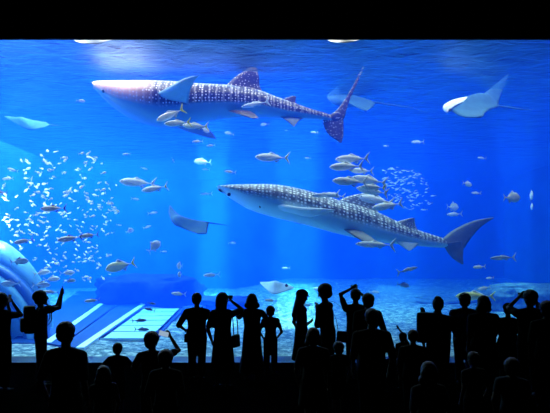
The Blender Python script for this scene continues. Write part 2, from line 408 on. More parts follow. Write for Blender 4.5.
def shark_face(root, base, mouth, eye, gills, Y):
    a = at(*mouth[0]) - base; b = at(*mouth[1]) - base
    fin('mouth', [a + Vector((0, -.15, .0)), a + Vector((0, .5, 0))], [b + Vector((0, -.15, 0)), b + Vector((0, .5, 0))], .06, M_mouth, root, n=8)
    ball('eye', at(*eye) - base, .055, M_black, root)
    for g in gills:
        p = at(*g) - base; q = at(g[0] + 1.5, g[1] + 8, g[2] + .08) - base
        fin('gill_slit', [p, q], [p + Vector((.04, 0, 0)), q + Vector((.04, 0, 0))], .05, M_mouth, root, n=4, m=3)
shark_face(s1, b1, ((94.5, 88.5, 3.3), (99, 90.5, 3.1)), (103.5, 91, 2.62), [(140 + 4.5 * k, 98, 2.86 + .012 * k) for k in range(5)], 0)
shark_face(s2, b2, ((218, 189.5, 2.9), (222, 192, 2.7)), (229, 194.5, 2.2), [(258 + 4 * k, 200, 2.24 + .02 * k) for k in range(5)], 0)
# ================================================================= bony fish
def fish_mat(name, back, belly, split=0.45, soft=0.12, rough=0.4, metal=0.0):
    m = skin_mat(name, back, belly, split, soft, rough=rough, spec=0.6)
    m.node_tree.nodes['Principled BSDF'].inputs['Metallic'].default_value = metal
    return m
M_silver = fish_mat('silver_fish_skin', (0.50, 0.55, 0.56), (0.96, 0.95, 0.90), .34)
M_bluefish = fish_mat('blue_grey_fish_skin', (0.10, 0.17, 0.26), (0.50, 0.60, 0.66), .5)
M_palefish = fish_mat('white_fish_skin', (0.75, 0.76, 0.72), (0.95, 0.95, 0.9))
M_brown = fish_mat('brown_grey_fish_skin', (0.30, 0.25, 0.20), (0.62, 0.55, 0.48), .55)
M_golden = fish_mat('pale_golden_fish_skin', (0.45, 0.46, 0.30), (0.85, 0.84, 0.70), .4)
M_darkfish = fish_mat('dark_fish_skin', (0.03, 0.06, 0.10), (0.12, 0.20, 0.28), .6)
M_minnow = fish_mat('pale_yellow_minnow_skin', (0.75, 0.66, 0.10), (0.98, 0.90, 0.38), .45, metal=0.0, rough=.5)
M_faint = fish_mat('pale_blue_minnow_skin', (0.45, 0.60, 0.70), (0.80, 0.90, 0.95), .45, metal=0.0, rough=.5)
M_yfin = plain('yellow_fin', (0.80, 0.72, 0.18), 0.5)
M_gfin = plain('pale_grey_fin', (0.55, 0.62, 0.66), 0.5)
M_dfin = plain('dark_fin', (0.10, 0.12, 0.15), 0.5)
M_eyew = plain('silver_eye_ring', (0.7, 0.7, 0.6), 0.3)

# profiles per unit length, nose at x=-0.5, tail root at x=0.34; rows: t, top, bottom, half width
SHAPES = {
 'tuna':  [[0, .004, -.004, .004], [.03, .030, -.028, .022], [.12, .072, -.070, .050], [.30, .108, -.112, .072], [.48, .108, -.112, .070], [.66, .074, -.078, .046], [.82, .034, -.036, .020], [.93, .014, -.014, .010], [1, .012, -.012, .006]],
 'jack':  [[0, .004, -.010, .004], [.03, .045, -.045, .024], [.12, .120, -.095, .050], [.30, .170, -.145, .070], [.48, .165, -.150, .066], [.66, .110, -.105, .044], [.82, .048, -.046, .020], [.93, .017, -.017, .010], [1, .014, -.014, .006]],
 'deep':  [[0, .004, -.010, .004], [.03, .060, -.065, .026], [.12, .170, -.150, .052], [.30, .270, -.235, .070], [.50, .265, -.240, .064], [.68, .170, -.160, .042], [.84, .064, -.062, .020], [.94, .024, -.024, .010], [1, .022, -.022, .006]],
 'long':  [[0, .004, -.004, .004], [.04, .026, -.024, .024], [.14, .052, -.050, .044], [.32, .074, -.072, .056], [.50, .070, -.068, .052], [.68, .048, -.046, .034], [.84, .024, -.024, .016], [.94, .011, -.011, .008], [1, .010, -.010, .006]],
}
def fish_body(shape, nst=18, nr=12):
    pr = SHAPES[shape]; rings = []; uv = []
    for i in range(nst + 1):
        t = i / nst; tt = t * t * .4 + t * .6
        top, bot, hw = interp(pr, tt); x = -0.5 + .84 * tt; c = (top + bot) / 2; h = (top - bot) / 2
        ring = []
        for j in range(nr):
            a = 2 * PI * j / nr
            ring.append(Vector((x, math.sin(a) * hw, c + math.cos(a) * h))); uv.append((tt, 1 - abs(1 - 2 * j / nr)))
        rings.append(ring)
    vs, fs = loft(rings); return vs, fs, uv

def make_fish(shape, mat, finm, tailm, fork=0.16):
    """a fish of unit length, nose to -x, with its fins and eyes"""
    root = bpy.data.objects.new('fish', None); link(root); root.empty_display_size = .1
    vs, fs, uv = fish_body(shape)
    mesh_uv('body', vs, fs, uv, mat, root)
    h = SHAPES[shape][3][1]; hb = -SHAPES[shape][3][2]
    V = Vector
    tl = fork + h * .15
    # forked tail: one fin whose edges run from the upper to the lower tip
    fin('tail_fin', [(.47, 0, tl), (.39, 0, tl * .5), (.325, 0, 0), (.39, 0, -tl * .5), (.47, 0, -tl)],
        [(.485, 0, tl * 1.0), (.445, 0, tl * .5), (.41, 0, 0), (.445, 0, -tl * .5), (.485, 0, -tl * 1.0)], .014, tailm, root, n=12, m=3)
    fin('dorsal_fin', [(-.18, 0, h * .80), (-.10, 0, h * 1.22), (-.06, 0, h * 1.42)], [(.22, 0, h * .34), (.05, 0, h * 1.02), (-.03, 0, h * 1.38)], .012, finm, root, n=6, m=3)
    fin('anal_fin', [(.02, 0, -hb * .85), (.06, 0, -hb * 1.1), (.10, 0, -hb * 1.3)], [(.25, 0, -hb * .3), (.17, 0, -hb * .75), (.12, 0, -hb * 1.25)], .012, finm, root, n=6, m=3)
    for s in (-1, 1):
        fin('pectoral_fin', [(-.24, s * .05, -.01), (-.16, s * .085, -.035), (-.06, s * .10, -.075)], [(-.22, s * .05, -.04), (-.15, s * .08, -.06), (-.055, s * .10, -.08)], .01, finm, root, n=6, m=3)
        hw = interp(SHAPES[shape], .09)[2]
        ball('eye', (-.425, s * hw * .82, h * .18), .016, M_black, root, seg=8)
    return root

def mini_fish(mat, shape='tuna'):
    """small schooling fish, one mesh with its tail"""
    vs, fs, uv = fish_body(shape, 8, 8); b = len(vs)
    tl = .15
    tail = [(.30, .008, 0), (.30, -.008, 0), (.5, 0, tl), (.42, .006, 0), (.42, -.006, 0), (.5, 0, -tl)]
    vs += tail; uv += [(.9, .3)] * 6
    fs += [(b, b + 2, b + 3), (b + 1, b + 4, b + 2), (b, b + 3, b + 5), (b + 1, b + 5, b + 4), (b, b + 1, b + 2), (b, b + 5, b + 1), (b + 2, b + 4, b + 3), (b + 3, b + 4, b + 5)]
    return mesh_uv('small_fish', vs, fs, uv, mat)

protos = {}
for key, a in {'silver': ('tuna', M_silver, M_gfin, M_gfin), 'yellowtail': ('tuna', M_silver, M_gfin, M_yfin), 'blue': ('jack', M_bluefish, M_dfin, M_bluefish),
               'brown': ('tuna', M_brown, M_dfin, M_dfin), 'jack': ('jack', M_silver, M_gfin, M_yfin), 'goldjack': ('jack', M_golden, M_gfin, M_yfin),
               'dark': ('tuna', M_darkfish, M_dfin, M_dfin), 'deep': ('deep', M_silver, M_gfin, M_gfin), 'paledeep': ('jack', M_palefish, M_gfin, M_gfin), 'long': ('long', M_bluefish, M_gfin, M_gfin)}.items():
    protos[key] = [make_fish(*a), False]

def put_fish(kind, px, py, lpx, Y, label, tilt=0.0, face='L', yaw=0.0, group=None, roll=0.0, cat='fish'):
    """tilt: degrees nose up; yaw: degrees the fish turns away from the window plane"""
    p = protos[kind]
    if p[1]: o = copy_tree(p[0])
    else: o = p[0]; p[1] = True
    L = lpx * (Y - CY) / F / max(.35, math.cos(math.radians(yaw)))
    o.location = at(px, py, Y); o.scale = (L, L, L)
    q = Matrix.Rotation(math.radians(yaw + (180 if face == 'R' else 0)), 4, 'Z') @ Matrix.Rotation(math.radians(tilt), 4, 'Y') @ Matrix.Rotation(math.radians(roll), 4, 'X')
    o.rotation_euler = q.to_euler()
    return tag(o, label, cat, group)

def drop_unused():
    for p, used in protos.values():
        if not used:
            for c in list(p.children): bpy.data.objects.remove(c)
            bpy.data.objects.remove(p)

FISH = [
 # kind, px, py, length px, Y, tilt, face, yaw, label
 ('silver', 138.3, 182.6, 37, 1.6, 3, 'L', 8, 'slender silver fish just above and ahead of a yellow-finned one, below the upper shark head'),
 ('yellowtail', 155.3, 188.4, 27, 1.4, -12, 'L', 12, 'plump silver fish with yellowish tail pointing up, tucked under a slimmer silver fish'),
 ('yellowtail', 273, 157.6, 36, 2.0, 1, 'L', 5, 'lone silver fish with yellow tail between the two whale sharks'),
 ('silver', 212, 275, 17, 3.0, -3, 'L', 10, 'short silvery fish alone in open water above the standing man and woman'),
 ('goldjack', 121, 266, 31, 1.2, -14, 'L', 8, 'large golden-finned jack fish swimming low over the blue slab'),
 ('brown', 24, 241, 20, 1.5, -12, 'L', 10, 'brown-grey fish nose down above the glowing tunnel arch'),
 ('blue', 19, 261.5, 19, 1.5, -3, 'R', 5, 'dark blue-backed fish facing right against the bright glow over the tunnel'),
 ('paledeep', 41.5, 273, 15, 1.7, -10, 'R', 25, 'pale round fish, upper of an overlapping pair, right of the tunnel arch'),
 ('paledeep', 51.5, 279.4, 15, 1.6, -4, 'R', 22, 'pale round fish, lower of an overlapping pair, above the raised phone'),
 ('paledeep', 67, 273, 14, 1.6, -3, 'R', 22, 'bright white round fish above a duller one, right of the raised phone'),
 ('blue', 69.5, 281, 12, 2.0, -3, 'R', 20, 'dull grey round fish directly under a bright white one'),
 ('blue', 11, 284, 19, 2.2, -2, 'L', 10, 'grey fish crossing the inner curve of the tunnel arch'),
 ('blue', 41, 285, 18, 2.6, 2, 'R', 10, 'dim blue fish just above the head of the backpacker'),
 ('brown', 51, 292, 16, 2.4, 3, 'L', 15, 'dim brownish fish between the face and the raised phone of the backpacker'),
 ('brown', 70.5, 238.5, 26, 1.6, -8, 'L', 6, 'brown-grey fish under the dense school, front one of a nose to tail pair'),
 ('brown', 89, 235.5, 21, 1.9, -7, 'L', 6, 'brown-grey fish under the dense school, rear one of a nose to tail pair'),
 ('brown', 92.5, 300.5, 16, 2.0, -6, 'L', 10, 'brown fish hovering over the deep blue slab edge'),
 ('brown', 54, 208.5, 27, 1.4, -2, 'L', 4, 'large brown-grey fish in the middle of the dense school of small fish'),
 ('brown', 1, 192.5, 14, 1.6, 0, 'L', 0, 'brown fish cut off by the window edge beside the dense school'),
 ('silver', 13, 170, 11, 1.6, 14, 'L', 10, 'bright white slim fish at the upper edge of the dense school'),
 ('silver', 8, 178.7, 11, 1.8, -4, 'L', 10, 'slim silver fish just under a bright white one at the edge of the school'),
 ('yellowtail', 171, 114.5, 31, .9, -27, 'L', 15, 'silver-brown fish with yellow tail, uppermost beneath the shark pectoral fin'),
 ('yellowtail', 178, 123, 27, .8, -8, 'L', 15, 'silver fish with yellow tail, just below the steepest one under the shark'),
 ('yellowtail', 196, 126, 26, 1.1, -3, 'L', 18, 'yellow-tailed fish trailing last behind the cluster under the shark'),
 ('silver', 198, 141.5, 11, 1.6, -6, 'L', 15, 'small bright white fish below the lower pectoral fin of the upper shark'),
 ('silver', 211, 145.5, 9, 1.8, -8, 'L', 15, 'smallest white fish under the hanging fin tip of the upper shark'),
 ('silver', 353, 158.8, 36, 1.6, -3, 'L', 4, 'silver fish swimming topmost in the group above the lower shark'),
 ('silver', 347, 166.5, 36, 1.3, -3, 'L', 4, 'silver fish second from the top in the group above the lower shark'),
 ('silver', 362, 170.8, 25, 1.9, 1, 'L', 4, 'shorter silver fish tucked behind the second highest one of the group'),
 ('silver', 350.5, 181.5, 37, 1.1, 2, 'L', 4, 'silver fish with grey back leading the middle of the group above the shark'),
 ('silver', 370, 180.5, 38, 1.7, 8, 'L', 4, 'silver fish nose up behind the leading middle one of the group'),
 ('yellowtail', 374, 187.3, 26, 1.2, 3, 'L', 4, 'fish with a yellow-green tail in the group above the shark fin'),
 ('silver', 373, 191, 34, 1.8, 10, 'L', 4, 'silver fish half hidden behind a yellow-green tailed one'),
 ('silver', 377, 200, 38, 2.9, 9, 'L', 4, 'bluish silver fish close over the dorsal fin of the lower shark'),
 ('silver', 388, 205.6, 33, 2.0, -10, 'L', 4, 'silver fish lowest and last of the group, beside the shark back'),
 ('silver', 335, 195.3, 22, 2.2, 8, 'L', 4, 'pale fish skimming the back of the lower shark ahead of its dorsal fin'),
 ('deep', 511.5, 197.7, 19, 2.5, 0, 'R', 10, 'round-bodied pale fish facing right in the open blue'),
 ('paledeep', 467, 184, 13, 5.0, 6, 'R', 35, 'faint round fish high over the shark tail'),
 ('silver', 476.5, 193, 11, 5.0, 0, 'L', 10, 'tiny pale fish right under a faint round one'),
 ('deep', 452.5, 207, 14, 6.5, 0, 'R', 20, 'faint round fish above a flat pale one near the shark tail'),
 ('silver', 455, 214.2, 17, 6.0, -4, 'L', 10, 'faint flat fish directly above the shark tail fin'),
 ('deep', 531, 196, 6, 4.0, 0, 'L', 76, 'narrow fish seen head on, upper, near the window end'),
 ('deep', 531.5, 207, 4.5, 4.4, 0, 'L', 74, 'narrow fish seen head on, beneath another like it'),
 ('long', 503.5, 257.8, 28, 2.8, -2, 'L', 6, 'long blue-grey fish low behind the shark tail'),
 ('silver', 479.5, 267, 14, 3.5, -3, 'L', 8, 'slim pale fish just below the tip of the lower tail lobe'),
 ('silver', 490, 278, 9, 4.0, -4, 'L', 8, 'tiny pale fish above the yellow fish'),
 ('silver', 484.5, 288, 15, 3.6, -10, 'L', 8, 'thin pale fish right over the back of the yellow fish'),
 ('long', 407, 270, 23, 2.2, -14, 'R', 8, 'blue-white fish facing right below the lower shark tail'),
 ('blue', 403, 285, 14, 4.0, 10, 'R', 8, 'faint greenish fish beneath the blue-white one'),
 ('deep', 154, 247, 16, 2.2, -42, 'R', 15, 'silvery fish tilted steeply nose down above the dark rock'),
 ('silver', 163.5, 251.5, 7, 3.0, 0, 'R', 10, 'tiny pale fish at the nose of the steeply tilted one'),
 ('deep', 180, 266, 4.5, 2.8, 0, 'L', 72, 'pale fish seen head on, upper of two in a column'),
 ('deep', 180, 274.5, 3.5, 2.4, 0, 'L', 72, 'pale fish seen head on, lower of two in a column'),
 ('silver', 179, 293.8, 15, 2.0, 5, 'L', 10, 'white fish gliding over the striped panel toward the standing man'),
 ('dark', 151.5, 303.4, 9, 2.5, 12, 'R', 20, 'small dark fish, highest over the striped panel'),
 ('dark', 150, 309.5, 11, 2.3, 14, 'L', 20, 'dark fish second down over the striped panel'),
 ('dark', 139, 320.5, 15, 1.8, -2, 'R', 10, 'dark fish with clear tail over the middle stripes of the panel'),
 ('dark', 141.5, 329.3, 15, 1.6, 2, 'R', 10, 'dark fish lowest over the striped panel'),
 ('dark', 92.5, 352, 13, 1.2, -6, 'R', 15, 'dark fish resting on the sand left of the small child'),
 ('blue', 80.5, 101, 9, 3.0, 0, 'R', 20, 'tiny dark fish ahead of the upper shark snout'),
 ('yellowtail', 230.5, 172, 12, 1.8, 4, 'L', 10, 'small yellowish white fish right above the lower shark nose'),
 ('long', 206.5, 194, 13, 3.0, -5, 'L', 8, 'slim pale fish in front of the lower shark nose'),
 ('silver', 126.5, 154, 8, 2.4, -8, 'L', 10, 'tiny white fish left of the upper shark belly in open water'),
 ('blue', 265, 124.5, 9, 6, -8, 'L', 10, 'faint fish below the belly of the upper shark'),
 ('blue', 229.5, 133.5, 10, 6, 8, 'L', 10, 'faint thin fish below the hanging pectoral fin'),
 ('silver', 287, 130.5, 5, 5, 0, 'L', 10, 'speck of a pale fish under the anal fin of the upper shark'),
 ('silver', 314.5, 132.5, 8, 6, 0, 'L', 10, 'tiny pale fish left of the upper shark tail'),
 ('silver', 308, 158, 7, 5, 0, 'L', 10, 'tiny pale fish ahead of the silver group'),
 ('silver', 336, 134.5, 7, 6, 0, 'L', 10, 'tiny pale fish under the tail tip of the upper shark'),
 ('silver', 418, 142, 14, 7, -3, 'L', 10, 'faint silver fish above the pale distant school'),
 ('silver', 386, 146, 6, 6, -3, 'L', 10, 'speck of a fish between the silver group and the distant school'),
 ('silver', 482, 158, 10, 6, 3, 'L', 10, 'faint pale fish in the open blue below the manta at the surface'),
 ('deep', 205, 129.5, 9, 3.4, 20, 'R', 35, 'tiny silvery fish between the hanging fin and the cluster'),
 ('silver', 135, 199, 8, 4, 5, 'R', 25, 'tiny pale fish below the slender silver pair'),
 ('silver', 147, 227, 8, 4, -20, 'R', 25, 'tiny pale fish left of the ray'),
 ('deep', 129.5, 231, 8, 4, -20, 'R', 25, 'tiny round pale fish above the large golden jack'),
 ('silver', 119, 225, 5, 4, 10, 'R', 25, 'speck of a fish at the rim of the dense school'),
 ('silver', 152.5, 213, 10, 5, -8, 'R', 15, 'faint small fish halfway between silver pair and ray'),
 ('silver', 144, 168.5, 7, 5, 15, 'R', 25, 'tiny fish above the slender silver one'),
 ('silver', 173, 160, 6, 5, 60, 'R', 25, 'tiny fish swimming upward under the upper shark'),
 ('silver', 206, 169.5, 8, 5, 0, 'L', 15, 'tiny fish left of the yellowish white one'),
 ('paledeep', 203, 162, 18, 9, 0, 'L', 15, 'very faint large fish deep behind the light shaft'),
 ('silver', 286, 268, 9, 8, 0, 'L', 15, 'faint fish far behind under the lower shark'),
 ('blue', 232, 243, 8, 8, 0, 'R', 15, 'faint dark fish far behind the light shaft'),
 ('silver', 322, 289, 18, 6, 2, 'L', 15, 'faint pale fish low over the sand behind the tall woman'),
 ('silver', 374, 292, 12, 7, 2, 'R', 15, 'faint pale fish over the sand right of the phone couple'),
 ('silver', 305, 305, 14, 4, 2, 'R', 15, 'pale fish close to the sand behind the long-haired woman'),
 ('silver', 271, 300.5, 13, 2.0, 6, 'L', 12, 'slim bright fish right below the pale manta'),
 ('silver', 271, 311, 17, 2.0, -4, 'L', 12, 'curving bright fish just over the child beside the skirted woman'),
]
for k, px, py, l, Y, t, fc, yw, lb in FISH: put_fish(k, px, py, l, Y, lb, -t if fc == 'R' else t, fc, yw)
o = put_fish('goldjack', 476, 296.3, 42, 3.2, 'long yellow fish above the sand behind two heads', 0, 'L', 4)
o.scale.z *= .62
for c in o.children:
    if c.name.startswith('body'): c['label'] = 'yellow spotted body'
M_gold2 = fish_mat('bright_yellow_fish_skin', (0.60, 0.55, 0.08), (0.85, 0.80, 0.30), .5, metal=0)
for c in o.children:
    if c.name.startswith('body'):
        c.data = c.data.copy(); c.data.materials[0] = M_gold2

# remoras and followers close to the sharks
M_remora = fish_mat('grey_remora_skin', (0.30, 0.36, 0.40), (0.80, 0.86, 0.88), .4)
protos['remora'] = [make_fish('long', M_remora, M_gfin, M_gfin), False]
put_fish('remora', 376, 244.6, 42, 2.2, 'pale remora fish clinging under the belly of the lower shark', 2, 'L', 3, cat='remora')
put_fish('remora', 256, 104, 30, 2.6, 'added slim fish standing in for a pinkish highlight on the upper shark flank', -12, 'L', 3, cat='remora')  # fish shape added in place of a highlight on the flank
put_fish('remora', 326, 195, 30, 1.7, 'pale remora on the shoulder of the lower shark', -3, 'L', 3, cat='remora')
drop_unused()

# dense school left of the sharks
rnd = random.Random(7)
mf = mini_fish(M_minnow); first = True; n = 0
while n < 285:
    a = rnd.random() * 2 * PI; r_ = rnd.random() ** .5
    px = 60 + 62 * r_ * math.cos(a); py = 206 + 60 * r_ * math.sin(a)
    if n > 240: px = 60 + rnd.uniform(-20, 50); py = rnd.uniform(250, 282)
    if px < 2 or px > 118 or py < 150: continue
    if rnd.random() < .35 and py < 185: continue
    o = mf if first else mf.copy()
    if not first: C.objects.link(o)
    first = False
    Y = rnd.uniform(2.0, 5.5); L = rnd.uniform(3.8, 7.8) * (14 + Y) / F
    if py > 205: L *= .8
    o.location = at(px, py, Y); o.scale = (L, L * 1.3, L * 1.6)
    o.rotation_euler = (rnd.uniform(-.3, .3), rnd.uniform(-.7, .7), rnd.choice((0, PI)) + rnd.uniform(-.9, .9))
    tag(o, 'small pale yellow fish in the dense school above the tunnel arch', 'fish', 'dense school of small yellow fish'); n += 1
mf = mini_fish(M_faint); mf.name = 'minnow'; first = True
for n in range(110):
    a = rnd.random() * 2 * PI; r_ = rnd.random() ** .6
    px = 408 + 25 * r_ * math.cos(a) + 6 * r_ * math.sin(a); py = 188 + 23 * r_ * math.sin(a) + 5 * r_ * math.cos(a)
    o = mf if first else mf.copy()
    if not first: C.objects.link(o)
    first = False
    Y = rnd.uniform(6.0, 8.5); L = rnd.uniform(3.5, 6.5) * (14 + Y) / F
    o.location = at(px, py, Y); o.scale = (L, L, L)
    o.rotation_euler = (rnd.uniform(-.3, .3), rnd.uniform(-.5, .5), rnd.uniform(-.7, .7))
    tag(o, 'tiny faint silver fish in the distant round school behind the lower shark back', 'fish', 'distant round school of silver fish')

# ================================================================= rays
M_mback = plain('blue_grey_ray_back', (0.04, 0.12, 0.19), 0.7, var=.2, scale=3, spec=.1)
M_mbelly = plain('white_ray_belly', (0.70, 0.80, 0.85), 0.7, var=.12, scale=4, spec=.1)
def ray(label, mid_lead, outline, thick, mat, tail=None, cat='manta ray', name='manta_ray', lobes=None, patch=None, eye=None):
    """outline: (lead, trail) span curves from one wing tip over the body to the other, as pixel + depth points"""
    lead, trail = outline
    base = at(*mid_lead); root = empty(name, label, cat, base)
    L = curve_pts([at(*p) for p in lead], 26); T = curve_pts([at(*p) for p in trail], 26)
    rings = []; uv = []; m = 9; prev = None
    for i in range(27):
        a, b = L[i], T[i]; s = abs(i / 26 * 2 - 1)
        nor = (b - a).cross(L[min(26, i + 1)] + T[min(26, i + 1)] - L[max(0, i - 1)] - T[max(0, i - 1)])
        nor.normalize()
        if prev is not None and nor.dot(prev) < 0: nor = -nor
        prev = nor; th = thick * (0.12 + 0.88 * math.exp(-(s / .33) ** 2)); ring = []
        for k in range(2 * m):
            u = k / m if k <= m else (2 * m - k) / m
            h = math.sin(PI * u ** .65) * .5 * th * (1 if k < m else -1)
            if k in (0, m): h = 0
            ring.append(a.lerp(b, u) + nor * h - base); uv.append((u, s))
        rings.append(ring)
    vs, fs = loft(rings); mesh_uv('body', vs, fs, uv, mat, root)
    if tail:
        pts = curve_pts([at(*p) - base for p in tail], 14); rg = []; uvs = []
        for i, p in enumerate(pts):
            r_ = .035 * (1 - i / 15)
            rg.append([p + Vector((0, math.cos(a) * r_, math.sin(a) * r_)) for a in [k * PI / 3 for k in range(6)]]); uvs += [(i / 14, .5)] * 6
        vs, fs = loft(rg); mesh_uv('tail', vs, fs, uvs, M_mback, root)
    for lb in (lobes or []):
        fin('head_lobe', [at(*p) - base for p in lb[0]], [at(*p) - base for p in lb[1]], .12, lb[2] if len(lb) > 2 else mat, root, n=6)
    if eye: ball('eye', at(*eye) - base, .05, M_black, root)
    return root
# manta near the surface, right
ray('large manta with white nose and one wing raised, up at the surface to the right',
    (480, 104, 4.6),
    ([(508.5, 73.5, 6.5), (496, 84, 6.2), (480, 95.5, 5.6), (466, 99, 5.0), (455, 103, 4.6), (449, 108, 4.2), (456, 114, 3.8), (466, 117.5, 3.4), (480, 117, 3.2)],
     [(509, 74.5, 6.5), (503, 90, 6.2), (499, 101, 5.7), (499, 106.5, 5.2), (498, 107.5, 4.8), (492, 109, 4.4), (487, 111.5, 4.0), (484, 114, 3.6), (483.5, 116, 3.3)]),
    .55, M_mback, tail=[(496, 106, 5.0), (510, 107.5, 5.2), (525, 109.5, 5.5), (538, 109, 5.8)],
    lobes=[([(443, 106, 3.9), (446, 103, 4.1), (455, 99, 4.4), (467, 96.6, 4.7)], [(447, 113.5, 3.8), (452, 108, 4.0), (460, 103.5, 4.3), (470, 99.5, 4.7)], M_white)], eye=(450, 110, 3.7))
# manta behind the shark tail
ray('manta with a long whip tail gliding behind the upper shark tail fin',
    (352, 100, 6.5),
    ([(336.5, 87.3, 8.0), (331, 92, 7.6), (327, 97, 7.0), (330, 101, 6.6), (338, 101.5, 6.2), (348, 103, 5.6), (358, 108, 5.1), (365, 110.5, 4.8)],
     [(337.5, 87, 8.0), (341, 93, 7.6), (350, 96.5, 7.2), (363, 98.5, 6.8), (374, 101.5, 6.4), (375, 104, 6.0), (372, 107.5, 5.4), (367, 110.8, 4.8)]),
    .45, M_mback, tail=[(372, 102, 6.3), (385, 104, 6.3), (400, 106, 6.3), (415, 108.5, 6.3), (428, 113.5, 6.3)])
# ray in mid water left of centre
ray('pale blue ray with pointed wing lifted, in open water below the slender silver fish',
    (190, 221, 4.0),
    ([(169.5, 205.8, 5.2), (168.5, 212, 4.8), (170.5, 219, 4.4), (173, 223, 4.1), (184, 229, 3.8), (196, 233.5, 3.4)],
     [(170.5, 205.5, 5.2), (178, 213.5, 4.8), (190, 219.5, 4.4), (208, 222, 4.1), (208, 227.5, 3.8), (207, 234, 3.4)]),
    .35, M_mback, tail=[(207, 222.3, 4.1), (216, 223.6, 4.1), (231, 226, 4.1)], cat='ray', name='ray')
# ray near the bottom
ray('white-bellied manta low above the heads of the skirted woman and child',
    (276, 288, 3.2),
    ([(260, 282.3, 3.9), (268, 281.8, 3.7), (280, 282.5, 3.5), (289, 284.6, 3.3), (293.8, 287.5, 3.2)],
     [(260.5, 283.5, 3.7), (266, 289, 3.3), (274, 294.5, 3.0), (284, 292, 2.95), (293.6, 288.6, 3.1)]),
    .3, M_mbelly, tail=[(274, 294, 3.0), (273, 298, 3.0)], eye=(286.5, 285.5, 3.05))
ray('pale ray brushing the water surface at the window top, left of the upper shark',
    (93, 39.8, 1.2), ([(72, 38.5, 1.5), (80, 37.5, 1.4), (95, 36.5, 1.3), (114, 38, 1.2)], [(76, 41.5, .9), (84, 43.8, .8), (100, 43.5, .8), (115, 39.5, 1.1)]), .2, M_mbelly, cat='ray', name='ray')
ray('greenish ray brushing the water surface at the window top, over the shark tail',
    (344, 39.5, 1.2), ([(326, 39, 1.4), (332, 37, 1.3), (345, 36.5, 1.3), (360, 38.5, 1.2)], [(330, 41.5, .9), (338, 43, .8), (350, 42.5, .8), (361, 39.8, 1.1)]), .2, M_golden, cat='ray', name='ray')
ray('faint pale manta far off in the glow above the dense school of small fish',
    (32, 121, 8), ([(4, 116, 9.5), (14, 117, 9), (30, 119.5, 8.5), (45, 122, 8)], [(20, 126, 8.5), (34, 130, 7.6), (44, 127.5, 7.4), (50, 125, 7.6)]), .4, M_mback, tail=[(46, 124.5, 7.8), (62, 126, 7.8)])
# ================================================================= things on the tank floor
M_rib = plain('blue_tunnel_rib', (0.02, 0.10, 0.30), 0.4, var=.1, scale=2)
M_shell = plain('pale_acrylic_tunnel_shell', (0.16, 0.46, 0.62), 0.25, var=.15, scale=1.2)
M_slab = plain('smooth_blue_slab', (0.004, 0.045, 0.20), 0.6, var=.1, scale=1.0, spec=.1)
M_edge = plain('white_slab_edge', (0.62, 0.80, 0.90), 0.5, var=.1)
M_board = plain('pale_roof_board', (0.35, 0.62, 0.72), 0.5, var=.12, scale=1.5)
M_rock = plain('dark_blue_rock', (0.010, 0.022, 0.04), 0.95, var=.5, scale=2.5, bump=1.0, spec=.1)
M_coral = plain('pale_encrusted_rock', (0.12, 0.20, 0.25), 0.95, var=.5, scale=5, bump=1.0, spec=.1)

def at_z(px, py, z):
    """world point on the horizontal plane z that the photograph shows at (px, py)"""
    d = (CZ - z) * F / (py - HZ)
    return Vector(((px - 275) * d / F, CY + d, z))

# arched tunnel at the left end: the ring frames and the shell between them
c0 = at(-46, 347, 3.0); R0 = 93 * 17 / F
tun = empty('viewing_tunnel', 'curved blue-ribbed acrylic tunnel arch standing on the sand at the left window end', 'tunnel', (c0.x, c0.y, 0))
axis = Vector((-0.9, 0.44, 0)).normalized()
side = Vector((0.44, 0.9, 0)).normalized()
def arch_ring(t, R, wid, dep, n=40):
    """closed band: arch of radius R in the plane facing the hall, width wid, depth dep along the axis"""
    rings = []
    for i in range(n + 1):
        a = PI * i / n; rad = Vector((math.cos(a), 0, math.sin(a)))
        p = axis * t + Vector((0, 0, c0.z)) - Vector((0, 0, 0))
        q = [(R, 0), (R, dep), (R - wid, dep), (R - wid, 0)]
        rings.append([p + rad * r_ + Vector((0, d_, 0)) for r_, d_ in q])
    return loft(rings)
def arch_obj(name, t, R, wid, dep, mat):
    vs, fs = arch_ring(t, R, wid, dep); return obj(name, (vs, [], fs), mat, tun)
arch_obj('rib', 0, R0, .24, .35, M_rib)
arch_obj('rib', 0.0, R0 - .60, .10, .30, M_rib)
arch_obj('rib', 1.6, R0, .24, .35, M_rib)
arch_obj('rib', 3.2, R0, .24, .35, M_rib)
vs = []; fs = []; n = 40
for k, t in enumerate((0.05, .8, 1.6, 2.4, 3.2, 4.6)):
    for i in range(n + 1):
        a = PI * i / n; vs.append(axis * t + Vector((math.cos(a) * (R0 - .14), .15, c0.z + math.sin(a) * (R0 - .14))))
for k in range(5):
    for i in range(n): fs.append((k * (n + 1) + i, k * (n + 1) + i + 1, (k + 1) * (n + 1) + i + 1, (k + 1) * (n + 1) + i))
sh = obj('acrylic_shell', (vs, [], fs), M_shell, tun)
sm = sh.modifiers.new('thickness', 'SOLIDIFY'); sm.thickness = .06
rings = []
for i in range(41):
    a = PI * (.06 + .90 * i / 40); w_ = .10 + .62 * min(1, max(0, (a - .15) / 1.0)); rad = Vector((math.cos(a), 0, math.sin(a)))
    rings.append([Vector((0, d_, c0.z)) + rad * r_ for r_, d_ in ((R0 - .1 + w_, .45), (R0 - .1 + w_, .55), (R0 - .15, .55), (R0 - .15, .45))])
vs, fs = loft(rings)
obj('added_glow_band', (vs, [], fs), M_shell, tun)  # added pale band, tapered to the shape of the tunnel glow
vs, fs = arch_ring(0.02, R0 - .24, .36, .08)
obj('end_panel', (vs, [], fs), M_shell, tun)

